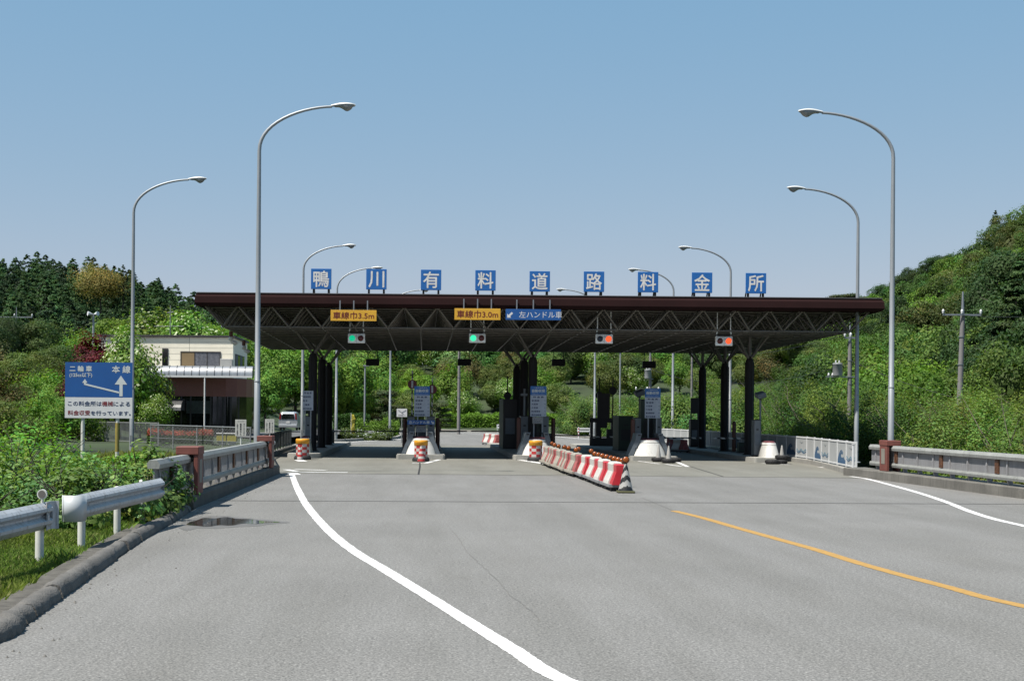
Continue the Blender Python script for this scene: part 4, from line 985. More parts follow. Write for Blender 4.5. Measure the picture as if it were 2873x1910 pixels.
for k in range(5):
    barrier(bx(y)-.06*(k % 2)-.05, y, 2.25, labs[k], M_brd, M_bwd, rz=.02-.03*(k % 2), n=2 if k % 2 else 1); y += 2.36
for k, (px, py, d, rz) in enumerate(((1382, 1236, 92, .3), (1398, 1241, 89, .25), (1914, 1250, 80, .4), (1925, 1252, 77, .4))):
    p = G(px, py); barrier(X(px, d), d, 1.4, ('faded barrier standing in the second lane behind the gates', 'barrier nearest the black booth behind the gates', 'red and white barrier beyond the fourth island', 'second barrier beyond the fourth island, by the rear column')[k], M_brd, M_bw, rz=rz, n=1, group='barriers beyond the gates')
# lamp cones: black and white with orange lamp
M_lampo = mat('orange_lamp', (.50, .12, .012), .3, var=.15, scale=6); M_cblk = mat('cone_black', (.02, .02, .02), .5); M_cwh = mat('cone_white', (.60, .59, .56), .5)
M_olive = mat('olive_rubber', (.11, .11, .035), .7, var=.2)
def lampcone(x, y, label, h=.66, r=.17):
    e = empty('lamp_cone', (x, y, 0), label, 'traffic cone', 'cones with round orange lamps')
    MB().cbox((0, 0, .03), .44, .44, .05, .015).build('base', M_olive, e)
    n = 24; g = MB(); rows = 24
    for a in range(rows):
        for b_ in range(n):
            t = b_/n; ang = 2*math.pi*t-math.pi/2; tri = abs(((t*2) % 1)-.5)*2      # V shaped chevrons
            g.mi = int((a/rows*5.2 + (1-tri)*.9)) % 2
            z0, z1 = a/rows, (a+1)/rows; t1 = (b_+1)/n; an1 = 2*math.pi*t1-math.pi/2
            R = lambda z_: r+(.035-r)*z_
            g.add([(R(z0)*math.cos(ang), R(z0)*math.sin(ang), .05+h*z0), (R(z0)*math.cos(an1), R(z0)*math.sin(an1), .05+h*z0), (R(z1)*math.cos(an1), R(z1)*math.sin(an1), .05+h*z1), (R(z1)*math.cos(ang), R(z1)*math.sin(ang), .05+h*z1)], [(0, 1, 2, 3)], True)
    g.build('cone', [M_cblk, M_cwh], e, fixn=False)
    MB().cbox((0, 0, h+.06), .07, .05, .07, .01).build('battery_case', M_cblk, e)
    g = MB(); g.cyl((0, -.035, h+.155), (0, .035, h+.155), .092, n=22); g.build('rim', M_cblk, e)
    g = MB(); g.lathe((0, 0, 0), [(.078, 0), (.075, .012), (.04, .022), (.005, .024)], 20); o = g.build('lamp', M_lampo, e); o.location = (0, -.034, h+.155); o.rotation_euler = (math.radians(90), 0, 0)
    g = MB(); g.lathe((0, 0, 0), [(.078, 0), (.075, .012), (.04, .022), (.005, .024)], 20); o = g.build('lamp', M_lampo, e); o.location = (0, .034, h+.155); o.rotation_euler = (math.radians(-90), 0, 0)
    return e
lc = lampcone(X(1757, 36.75), 36.75, 'black and white chevron cone with orange lamp at the near end of the barriers', .70, .19)
proto = lampcone(5.50, 39.5, 'lamp cone behind the bright barriers, nearest of the row', .58, .15)
for k, (xx, yy) in enumerate([(5.50, 40.3), (5.51, 41.2), (5.52, 42.1), (5.53, 43.1), (5.54, 44.2), (5.55, 45.3), (5.56, 46.3), (5.87, 50.0), (5.5, 51.5), (5.75, 53.0), (5.5, 54.2), (5.5, 55.8), (5.4, 57.2), (5.5, 60.0), (5.65, 63.0)]):
    o = copy_tree(proto); o.location = (xx, yy, 0); o.rotation_euler = (0, 0, random.uniform(-.3, .3))
    o['label'] = 'lamp cone standing behind the bright barriers' if yy < 47 else ('single lamp cone at the gap between bright and faded barriers' if yy < 51 else 'lamp cone standing behind the faded barriers')
# ================================================================ PAINTED WHITE FENCE
M_fpanel = mat('fence_panel_pale', (.58, .60, .60), .6, var=.06, scale=2, streak=.15, streak_rgb=(.42, .43, .42))
M_fwhite = mat('fence_white', (.74, .75, .75), .45, var=.04)
M_wave = mat('wave_blue', (.05, .14, .28), .6, var=.1); M_wavel = mat('wave_pale_blue', (.16, .32, .42), .6, var=.1); M_gull = mat('gull_grey', (.20, .24, .26), .6)
path = [(15.1, 49.7), (15.75, 55), (16.5, 61), (16.75, 70), (16.75, 80), (16.3, 92), (15.6, 102), (14.6, 116), (12.9, 131)]
def along(path, step):
    P = [Vector((a, b_, 0)) for a, b_ in path]; out = [P[0]]; rest = step
    for a, b_ in zip(P, P[1:]):
        L = (b_-a).length; t = rest
        while t <= L: out.append(a+(b_-a)*(t/L)); t += step
        rest = t-L
    return out
pts = along(path, 1.95)
for k, (a, b_) in enumerate(zip(pts, pts[1:])):
    if k > 30: break
    t = (b_-a); L = t.length; rz = math.atan2(t.y, t.x)
    e = empty('painted_fence_panel', (a.x, a.y, .2), '', 'fence', 'painted white fence panels along the right kerb', rz)
    MB().box(-.03, .03, -.03, .03, -.05, .96).build('post', M_fwhite, e)
    g = MB(); g.box(.03, L-.03, -.025, .025, .88, .94); g.build('top_rail', M_fwhite, e); g = MB(); g.box(.03, L-.03, -.02, .02, .04, .09); g.build('bottom_rail', M_fwhite, e)
    MB().box(.03, L-.03, -.006, .006, .09, .88).build('panel', M_fpanel, e)
    kind = k % 3
    def P2(pp, m, nm): MB().plate([(x, z) for x, z in pp], .008, .011).build(nm, m, e)      # +y is the road side after turning
    if k < 14:
        if kind == 1:
            c = [(L*(1-a), b_) for a, b_ in ((.04, .10), (.04, .24), (.12, .34), (.2, .46), (.32, .56), (.46, .60), (.58, .54), (.62, .46), (.54, .43), (.46, .46), (.40, .40), (.44, .33), (.56, .31), (.68, .35), (.82, .25), (.96, .22), (.96, .10))]
            P2(c, M_wave, 'painted_wave'); P2([(L*.70, .44), (L*.60, .53), (L*.52, .55), (L*.48, .53), (L*.58, .50)], M_fpanel, 'wave_foam')
        elif kind == 0:
            up = [(.03+(L-.06)*i/16, .36+.05*math.sin(i*.9)) for i in range(17)]; P2(up+[(x, z-.05) for x, z in up[::-1]], M_wavel, 'painted_wave_band')
            up = [(.03+(L-.06)*i/16, .28+.04*math.sin(i*.8+1)) for i in range(17)]; P2(up+[(x, z-.04) for x, z in up[::-1]], M_wave, 'painted_wave_band')
            P2([(L*.35, .72), (L*.45, .69), (L*.5, .66), (L*.58, .70), (L*.70, .71), (L*.58, .675), (L*.5, .62), (L*.44, .67)], M_gull, 'painted_gull')
    tag(e, 'white fence panel %s' % (('with thin blue wave bands and a gull, number %d from the parapet' % (k+1)) if (kind == 0 and k < 14) else ('with a curling blue wave, number %d from the parapet' % (k+1)) if (kind == 1 and k < 14) else 'plain, number %d from the parapet' % (k+1)))
# ================================================================ LEFT FENCES
M_galv = mat('galvanised_light', (.42, .44, .45), .5, .4, var=.06)
def picket_fence(pts, h, z0, label, m, wtop=.05, gap=.11, name='picket_fence'):
    a0 = Vector((*pts[0], 0)); e = empty(name, (a0.x, a0.y, z0), label, 'fence')
    P = [Vector((*p, 0))-a0 for p in pts]; g = MB(); r = MB(); PO = []
    for a, b_ in zip(P, P[1:]):
        r.bar(a+Vector((0, 0, h)), b_+Vector((0, 0, h)), .05, .05); r.bar(a+Vector((0, 0, .12)), b_+Vector((0, 0, .12)), .04, .04)
        L = (b_-a).length; n = int(L/gap)
        for i in range(n): c = a.lerp(b_, (i+.5)/n); g.box(c.x-.012, c.x+.012, c.y-.022, c.y+.022, .12, h)
        n = max(1, int(L/2))
        PO += [a.lerp(b_, i/n) for i in range(n+1)]
    r.build('rails', m, e); g.build('pickets', m, e); [MB().box(c.x-.035, c.x+.035, c.y-.035, c.y+.035, -.2, h+.03).build('post', m, e) for c in PO]
picket_fence([(-5.75, 51.5), (-6.8, 60), (-7.3, 72), (-7.5, 80)], .85, .17, 'grey picket fence along the motorcycle lane left of the drum', mat('fence_grey', (.13, .14, .14), .6, .2))
picket_fence([(-18.6, 77.5), (-13.6, 72.6), (-13.0, 69.5)], 1.1, .3, 'light grey picket fence behind the blue road sign', mat('fence_light_grey', (.36, .38, .38), .6, .2))
def chainlink(a, b_, h, z0, label, cell=.16):
    a, b_ = Vector((*a, 0)), Vector((*b_, 0)); t = b_-a; L = t.length; e = empty('chain_link_fence', (a.x, a.y, z0), label, 'fence', None, math.atan2(t.y, t.x))
    g = MB(); r_ = .0034
    n = int(L/cell); hh = h
    for i in range(-int(hh/cell)-1, n+1):
        for s_ in (1, -1):
            x0 = i*cell; z_0, z_1 = 0.05, hh; x1 = x0+(z_1-z_0)
            if s_ < 0: x0, x1 = x1, x0
            pa, pb = Vector((x0, 0, z_0)), Vector((x1, 0, z_1))
            def clip(p, q):
                if p.x < 0: p = p+(q-p)*((0-p.x)/(q.x-p.x))
                elif p.x > L: p = p+(q-p)*((L-p.x)/(q.x-p.x))
                return p
            if max(pa.x, pb.x) <= 0 or min(pa.x, pb.x) >= L: continue
            pa = clip(pa, pb); pb = clip(pb, pa); g.bar(pa+Vector((0, s_*.004, 0)), pb+Vector((0, s_*.004, 0)), r_*2, r_*2, up=(0, 1, 0))
    g.build('wire_mesh', M_galv, e)
    g = MB(); g.cyl((0, 0, hh), (L, 0, hh), .026, n=8); g.cyl((0, 0, hh*.45), (L, 0, hh*.45), .012, n=6); g.build('top_rail', M_galv, e)
    n = max(1, round(L/2.6))
    for i in range(n+1): MB().cyl((L*i/n, .03, -.3), (L*i/n, .03, hh+.04), .034, n=8).build('post', M_galv, e)
chainlink((-13.3, 69), (-7.3, 59.5), 1.12, .22, 'chain-link fence in front of the office and its flower hedge')

# ================================================================ OFFICE BUILDING
M_cream = mat('cream_siding', (.74, .69, .56), .75, var=.05, scale=1.2, streak=.2, streak_rgb=(.56, .52, .42))
M_panelr = mat('red_brown_panel', (.27, .10, .075), .4, var=.08, scale=1)
M_awn = mat('awning_metal', (.52, .53, .54), .32, .65, var=.12, scale=3, streak=.3, streak_rgb=(.3, .3, .3))
M_dglass = mat('dark_glass', (.012, .016, .016), .08, var=.2, spec=.8)
M_curt = mat('curtain_grey', (.20, .21, .24), .8, var=.3, scale=6)
M_wood = mat('tan_board', (.36, .25, .12), .7, var=.06)
M_trim = mat('dark_trim', (.05, .045, .045), .6); M_shade = mat('interior_dark', (.02, .02, .02), .8)
d = 95.0; bx0, bx1 = X(277, d, 1000), X(654, d, 1000); gz = .38; zr = Z(470, 941, d)
e = empty('office_building', (bx1, d, gz), 'two-storey toll office with cream upper wall, metal awning and red brown band', 'building'); H = zr-gz
def bX(px): return X(px, d, 1000)-bx1
def bZ(py): return Z(560, py, d)-gz
w0 = bx0-bx1
zb1 = bZ(1061)
g = MB(); g.box(w0, 0, 0, 7.5, zb1, H-.12); wall = g.build('upper_wall', M_cream, e)
g = MB()
for i in range(1, 7): g.box(w0-.001, .003, -.004, .0, zb1+(H-zb1)*i/7-.006, zb1+(H-zb1)*i/7+.006)
for px in (390, 531): g.box(bX(px)-.01, bX(px)+.01, -.005, 0, zb1, H-.12)
g.build('siding_seams', mat('seam_beige', (.30, .28, .23), .8), wall)  # thin joint lines in a darker beige than the siding
MB().box(w0-.12, .12, -.12, 7.62, H-.12, H).build('roof', M_trim, e)
MB().box(w0-.1, .1, -.1, 7.6, H, H+.03).build('roof_sheet', mat('roof_grey', (.12, .11, .12), .8), e)
# upper window with board and curtains
x0, x1, z0, z1 = bX(509), bX(617), bZ(1029), bZ(988.5)
f = MB(); t_ = .06
f.box(x0-t_, x0, -.05, .02, z0-t_, z1+t_); f.box(x1, x1+t_, -.05, .02, z0-t_, z1+t_); f.box(x0, x1, -.05, .02, z1, z1+t_); f.box(x0, x1, -.05, .02, z0-t_, z0); xm = bX(546); f.box(xm-.02, xm+.02, -.04, .02, z0, z1); xk = bX(581); f.box(xk-.03, xk+.03, -.04, .02, z0, z1)
win = f.build('window', M_trim, e)
MB().box(x0, xm-.02, -.03, -.01, z0, z1).build('board', M_wood, win)
g = MB(); n = 40
for i in range(n):
    xa = xm+.02+(x1-xm-.02)*i/n; xb = xm+.02+(x1-xm-.02)*(i+1)/n; g.add([(xa, -.012-.02*(i % 2), z0), (xb, -.012-.02*((i+1) % 2), z0), (xb, -.012-.02*((i+1) % 2), z1), (xa, -.012-.02*(i % 2), z1)], [(0, 1, 2, 3)])
g.build('curtain', M_curt, win)
x0, x1 = bX(455), bX(472); f = MB(); f.box(x0, x1, -.04, .0, bZ(1029), bZ(978)); win = f.build('window', M_trim, e); MB().box(x0+.04, x1-.04, -.05, -.042, bZ(1027), bZ(980)).build('glass', M_dglass, win)
f = MB(); f.box(-.0, .03, 1.0, 5.8, bZ(1029), bZ(990)); win = f.build('window', M_trim, e)
for i in range(4): MB().box(.032, .04, 1.1+i*1.18, 2.15+i*1.18, bZ(1027), bZ(992)).build('glass', M_dglass if i % 2 else M_curt, win)
MB().cbox((bX(636), -.14, bZ(1019)), .8, .26, .62, .02).build('wall_unit', mat('unit_white', (.6, .6, .57), .5), e)
# awning: quarter-round corrugated metal with ribs
ax0, ax1 = bX(430), bX(703)+.42; at, ab = bZ(1029), bZ(1056); R_ = at-ab
rings = []
for xx in (ax0, ax1):
    rings.append([(xx, -1.9-.55*math.sin(a), ab+R_*math.cos(a)) for a in [math.pi/2*i/8 for i in range(9)]] + [(xx, -1.85, ab), (xx, -1.85, at-.06), (xx, -.02, at-.06), (xx, -.02, at)])
aw = MB().loft(rings, smooth=False).build('awning', M_awn, e)
g = MB(); n = 14
for i in range(n+1):
    xx = ax0+(ax1-ax0)*i/n
    for k in range(8):
        a, a2 = math.pi/2*k/8, math.pi/2*(k+1)/8; g.bar((xx, -1.9-.56*math.sin(a), ab+(R_+.01)*math.cos(a)), (xx, -1.9-.56*math.sin(a2), ab+(R_+.01)*math.cos(a2)), .05, .03, up=(1, 0, 0))
g.build('ribs', mat('rib_dark', (.14, .14, .14), .5, .4), aw)
MB().box(ax0, ax1, -2.5, -2.4, bZ(1061), ab-.001).build('gutter', M_fwhite, aw)
px_ = bX(591); g = MB(); g.cyl((px_, -2.45, -.4), (px_, -2.45, bZ(1061)), .05, n=10); g.build('awning_post', M_fwhite, e)
# red brown band and dark ground floor
bz0 = bZ(1112); rr = [(w0, -1.2), (bX(605), -1.2), (bX(640), -1.02), (bX(668), -.5), (bX(690), .4), (bX(700), 1.6), (bX(700), 5), (w0, 5)]
MB().prism(rr, bz0, zb1-.002).build('band', M_panelr, e)
rl = [(x*.998, y+.12) for x, y in rr]
MB().prism(rl, 0, bz0-.002).build('ground_floor', M_dglass, e)
g = MB()
for px in (470, 518, 544, 600, 618, 634, 655, 676): g.box(bX(px)-.05, bX(px)+.05, -1.16 if px < 610 else -.98, -1.06, 0, bz0-.004)
g.build('mullions', M_trim, e)
MB().box(bX(532), bX(600), -1.13, -1.075, bZ(1160), bz0-.3).build('curtain', mat('dim_green_curtain', (.05, .065, .055), .8, var=.3, scale=5), e)
MB().box(bX(455), bX(480), -1.14, -1.075, 0, bz0-.3).build('grey_door', mat('door_grey', (.13, .13, .12), .6), e)
g = MB()
rg = []
for xx in (bX(440), bX(528)):
    rg.append([(xx, -1.25-1.5*math.sin(a), bz0-.95+.75*math.cos(a)) for a in [math.pi/2*i/6 for i in range(7)]]+[(xx, -1.25, bz0-.95)])
g.loft(rg); g.build('entrance_canopy', mat('canopy_grey', (.18, .18, .18), .4, .4), e)
MB().cyl((bX(441), -2.6, -.3), (bX(441), -2.6, bz0-.5), .06, n=8).build('entrance_post', M_pill, e)
# antenna
e2 = empty('roof_antenna', (bX(458)+bx1, d+2.5, zr), 'thin television antenna on the office roof', 'antenna')
MB().cyl((0, 0, 0), (0, 0, 2.2), .03, n=6).build('mast', M_galv, e2)
g = MB(); g.cyl((-1.1, 0, .75), (.9, 0, .78), .02, n=5)
for i in range(7): g.cyl((-1.0+i*.3, -.25, .76), (-1.0+i*.3, .25, .76), .014, n=5)
g.cyl((-.2, 0, 1.7), (.2, 0, 1.75), .02, n=5); g.build('elements', M_galv, e2)

# ================================================================ CAR
M_silver = mat('car_silver', (.42, .44, .46), .3, .6, var=.03); M_tail = mat('tail_lamp', (.32, .01, .015), .2); M_plate = mat('number_plate', (.7, .7, .68), .5); M_tyre = M_rub
dc = 112.0; k_ = 112/130; cx = X(808, dc, 1180); cz = Z(808, 1207, dc)
e = empty('parked_car', (cx, dc, cz), 'silver compact van parked beyond the left fence, seen from the rear', 'car')
sec = [(-.0, .0), ]
def body(y, wl, wr, zt_, zs): return [(-wl, y, .22), (-wl-.02, y, .62), (-wl+.01, y, zs), (-wl*.84, y, zt_-.08), (-wl*.6, y, zt_), (wl*.6, y, zt_), (wl*.84, y, zt_-.08), (wl-.01, y, zs), (wl+.02, y, .62), (wl, y, .22)]
K = .86
g = MB(); g.loft([body(y, w_*K, w_*K, zt_*K, zs*K) for y, w_, zt_, zs in ((0, .84, 1.02, .95), (.03, .85, 1.25, .98), (.22, .86, 1.66, 1.0), (.6, .86, 1.72, 1.0), (2.2, .86, 1.70, 1.0), (2.7, .86, 1.55, 1.0), (3.3, .84, 1.06, .98), (4.1, .78, .86, .80), (4.2, .74, .7, .65))], smooth=False); g.build('body', M_silver, e)
MB().plate([(-.60*K, 1.03*K), (.60*K, 1.03*K), (.52*K, 1.50*K), (-.52*K, 1.50*K)], .0, .14).build('rear_window', M_dglass, e).location = (0, -.035, 0)
for s_ in (-1, 1):
    MB().plate([(s_*.66*K, 1.0*K), (s_*.82*K, 1.0*K), (s_*.74*K, 1.58*K), (s_*.64*K, 1.58*K)], -.03, .16).build('tail_lamp', M_tail, e)
    for yy in (.75, 3.3): MB().cyl((s_*.66*K, yy, .28), (s_*.83*K, yy, .28), .29, n=18).build('wheel', M_tyre, e)
MB().box(-.18*K, .18*K, -.05, -.005, .66*K, .84*K).build('number_plate', M_plate, e)
MB().cbox((0, -.04, .42*K), 1.68*K, .16, .26*K, .03).build('rear_bumper', M_silver, e)
struct(sheet('parking_lot', [(-17, 98), (-8.6, 84), (-8.2, 97), (-3.5, 112), (-4, 126), (-8, 134), (-26, 134)], .44, mat('lot_asphalt', (.16, .16, .16), .9, var=.15)))

# ================================================================ BANNER, SIGNS BEYOND
M_yban = mat('banner_yellow', (.62, .55, .04), .7, var=.08, scale=3)
dd = 104.0; x = X(986, dd); e = empty('yellow_banner', (x, dd, 0), 'tall narrow yellow banner by the flower bed beyond the first lane', 'banner')
MB().cyl((-.02, 0, 0), (-.02, 0, 2.0), .02, n=6).build('pole', M_fwhite, e)
n = 10; g = MB(); V = []
for i in range(n+1):
    z = .35+1.55*i/n; V += [(-.05+.03*math.sin(i*.9), .02*math.sin(i*1.7), z), (.26+.05*math.sin(i*.8+1)-.1*(i > 8), .05*math.sin(i*1.3), z), (.26+.05*math.sin(i*.8+1)-.1*(i > 8), .05*math.sin(i*1.3)+.006, z), (-.05+.03*math.sin(i*.9), .02*math.sin(i*1.7)+.006, z)]
g.loft([V[i*4:i*4+4] for i in range(n+1)]); g.build('cloth', M_yban, e)
text(e, '\n'.join('安全運転'), .11, -.07, 1.1, .14, 1.1, mat('banner_ink', (.05, .06, .03), .7))
dd = 96.0; w_ = X(1142, dd)-X(1113, dd); e = empty('guide_board', ((X(1142, dd)+X(1113, dd))/2, dd, 0), 'small white guide board beyond the first lane, left of the second island', 'sign')
z1, z0 = Z(1127, 1146, dd), Z(1127, 1169, dd); MB().box(-w_/2, w_/2, -.02, 0, z0, z1).build('panel', M_swhite, e); MB().cyl((0, .03, 0), (0, .03, z1-.1), .03, n=8).build('post', M_galv, e)
text(e, '高速道路入口', 0, -.023, z0+.1, w_*.7, .1, M_ink); g = MB(); g.mi = 0; g.bar((-.25, -.023, z1-.08), (.12, -.023, z0+.18), .008, .04, up=(0, 1, 0)); g.bar((.0, -.023, z0+.3), (.28, -.023, z1-.1), .008, .03, up=(0, 1, 0)); g.build('map_lines', M_ink, e)
for px0, px1, py0, py1, dd, lab in ((1620, 1659, 1199.5, 1211, 122, 'white low sign board with a dark line, right of the middle island'), (1394, 1412, 1190, 1201, 125, 'white low sign board behind the black booth')):
    w_ = X(px1, dd)-X(px0, dd); e = empty('low_sign_board', ((X(px0, dd)+X(px1, dd))/2, dd, 0), lab, 'sign'); z1, z0 = Z(px0, py0, dd), Z(px0, py1, dd)
    MB().box(-w_/2, w_/2, -.02, 0, z0, z1).build('panel', M_fwhite, e); MB().box(-w_*.35, w_*.35, -.024, -.021, (z0+z1)/2-.03, (z0+z1)/2+.05).build('dark_line', M_ink, e)
    for s_ in (-.4, .4): MB().cyl((s_*w_, .03, 0), (s_*w_, .03, z1), .03, n=6).build('post', M_fwhite, e)
dd = 118; e = empty('striped_post', (X(1624, dd), dd, 0), 'small striped round-topped post beside the low white sign', 'post'); MB().cyl((0, 0, 0), (0, 0, 1.0), .05, n=8).build('post', M_fwhite, e)
g = MB()
for i in range(3): g.cyl((0, 0, .3+i*.25), (0, 0, .4+i*.25), .054, n=8)
g.build('stripe', M_drr, e)

# ================================================================ UTILITY POLES AND WIRES
M_cpole = mat('concrete_pole', (.26, .25, .25), .8, var=.12, scale=1.5, streak=.4, streak_rgb=(.13, .12, .12)); M_ins2 = mat('insulator_white', (.72, .73, .74), .3); M_tran = mat('transformer_grey', (.50, .52, .53), .5, var=.06); M_wire = mat('wire_black', (.02, .02, .02), .6)
def upole(px, pytop, d, base, label, arm=None, trans=False, cap=False, lean=0, r=.16, ins=()):
    x = X(px, d, (pytop+1160)/2); zt_ = Z(px, pytop, d)
    e = empty('utility_pole', (x, d, base), label, 'utility pole', 'utility poles'); h = zt_-base
    g = MB(); g.cyl((-lean, 0, 0), (0, 0, h*.86), r, r*.72, n=14); g.build('pole', M_cpole, e)
    MB().cyl((0, 0, h*.86), (0, 0, h), r*.55, r*.25, n=10).build('top_cap', M_signback, e)
    if arm:
        for dz, x0, x1 in arm:
            g = MB(); g.box(x0, x1, -r*.8-.06, -r*.8, dz+h-.05, dz+h+.04); g.build('crossarm', M_signback, e)
            n = 3
            for q in range(n):
                xx = x0+(x1-x0)*(q+.02)/(n-1.0+.04)
                MB().lathe((xx, -r*.8-.03, dz+h+.04), [(.03, 0), (.07, .05), (.05, .1), (.08, .15), (.05, .22), (.02, .26)], 10).build('insulator', M_ins2, e)
    for k, zz_ in enumerate((.35, .55, .72)): MB().lathe((-lean*(1-zz_), 0, h*zz_), [(r*(1.02-.28*zz_)+.012, 0), (r*(1.02-.28*zz_)+.012, .06)], 12).build('steel_band', M_signback, e)
    if trans:
        sx_, dz = trans; g = MB(); g.lathe((sx_, -.1, h+dz), [(.26, 0), (.28, .05), (.28, .68), (.30, .70), (.26, .74), (.05, .76)], 18); g.build('transformer', M_tran, e)
        g = MB(); g.box(min(0, sx_*1.9), max(.25, .25+sx_*.4), -.14, -.06, h+dz-.08, h+dz-.02); g.build('bracket_arm', M_signback, e)
        for q in (-.1, .1): MB().lathe((sx_+q, -.1, h+dz+.76), [(.03, 0), (.06, .05), (.02, .16)], 8).build('bushing', M_ins2, e)
        for q in (1.2, 1.55, 1.85): MB().lathe((sx_*q-.12*(1 if sx_ > 0 else -1), -.1, h+dz-.02), [(.03, 0), (.07, .06), (.05, .12), (.02, .2)], 8).build('insulator', M_ins2, e)
    return e
upole(2700, 818, 78, 0, 'grey utility pole with a crossarm before the right wooded slope', arm=[(-1.28, -1.15, .95)], lean=.2, r=.17)
upole(2384, 905, 84, -.5, 'utility pole with a white transformer left of the second right lamp', trans=(-.75, -3.15), arm=[(-.9, -.35, .35)], r=.15)
upole(1824, 960, 118, 0, 'utility pole with a transformer behind the right fare board', trans=(-.2, -3.0), arm=[(-4.0, -1.2, .7)], r=.15)
upole(1288, 930, 140, 0, 'plain concrete utility pole behind the roof, between the second and third lane', arm=[(-.6, -.6, .6)], r=.17)
upole(1941, 960, 150, 2, 'distant utility pole behind the right columns', arm=[(-1.0, -.7, .7)], r=.14)
upole(45, 862, 130, 2, 'distant utility pole with crossarms at the left edge of the forest', arm=[(-.9, -1.8, 1.5), (-1.9, -.9, .9)], r=.12)
for px, py, d, lab in ((1023, 1026, 128, 'short thin lamp pole with a flat head behind the first signal'), (1739, 985, 135, 'thin grey pole behind the third signal')):
    e = empty('thin_pole', (X(px, d), d, 0), lab, 'pole'); MB().cyl((0, 0, 0), (0, 0, Z(px, py, d)), .09, .07, n=10).build('pole', M_pole, e); MB().cbox((.1, 0, Z(px, py, d)), .55, .25, .1, .02).build('head', M_signback, e)
dd = 118; e = empty('loudspeaker_pole', (X(262, dd, 920), dd, 1.5), 'pole with two horn loudspeakers in front of the dark forest', 'loudspeaker pole'); zt_ = Z(262, 880, dd)-1.5
MB().cyl((0, 0, 0), (0, 0, zt_), .11, .09, n=10).build('pole', M_pole, e)
for s_ in (-1, 1): MB().cyl((s_*.08, -.05, zt_-.05), (s_*.42, -.25, zt_), .06, .19, n=14).build('horn_loudspeaker', M_ins2, e)
def wire(a, b_, sag, label, r=.012):
    a, b_ = Vector(a), Vector(b_); pts = [a.lerp(b_, i/20)-Vector((0, 0, sag*4*(i/20)*(1-i/20))) for i in range(21)]
    tag(MB().tube(pts, r, 5).build('overhead_wire', M_wire), label, 'wire', 'overhead wires')
wire(W(1824, 1035, 118), W(2384, 1020, 84), 1.2, 'sagging wire from the rear pole to the transformer pole', .016)
wire(W(2384, 1010, 84), W(2700, 1120, 78), .2, 'wire slanting down right of the transformer pole', .014)
wire(W(2700, 884, 78), W(3200, 850, 60), .3, 'wire leaving the right utility pole to the right')
wire(W(1941, 985, 150), W(2384, 935, 84), .8, 'wire between the distant pole and the transformer pole', .014)

# short road-side posts and kerb-end details
e = empty('white_post', (14.75, 48.9, .28), 'thin white post at the near end of the painted fence', 'post'); MB().cbox((0, 0, .36), .07, .07, .82, .01).build('post', M_fwhite, e); MB().cbox((0, 0, .79), .09, .09, .03, .005).build('cap', M_fwhite, e)
# ================================================================ FOLIAGE
def leaf_arrays(C, N, size, tint, rng, aspect=.62, fold=0.0):
    """one rhombic leaf (or spray) at each of C, facing N"""
    n = len(C); a = rng.normal(size=(n, 3)); a -= (a*N).sum(1, keepdims=True)*N; a /= np.linalg.norm(a, axis=1, keepdims=True)+1e-9
    b = np.cross(N, a); s = size[:, None]
    V = np.empty((n, 4, 3)); V[:, 0] = C-a*s*.5; V[:, 1] = C+b*s*.5*aspect; V[:, 2] = C+a*s*.5; V[:, 3] = C-b*s*.5*aspect
    return V.reshape(-1, 3), np.repeat(tint, 4, 0)
def leaf_mesh(name, V, T, m):
    me = bpy.data.meshes.new(name); n = len(V); q = n//4
    me.vertices.add(n); me.vertices.foreach_set('co', V.astype(np.float32).ravel())
    me.loops.add(n); me.loops.foreach_set('vertex_index', np.arange(n, dtype=np.int32)); me.polygons.add(q)
    me.polygons.foreach_set('loop_start', np.arange(0, n, 4, dtype=np.int32)); me.update(calc_edges=True)
    at = me.color_attributes.new('tint', 'FLOAT_COLOR', 'POINT'); at.data.foreach_set('color', np.concatenate([T, np.ones((n, 1))], 1).astype(np.float32).ravel())
    me.materials.append(m); return me
def unit(v): return v/(np.linalg.norm(v, axis=1, keepdims=True)+1e-9)
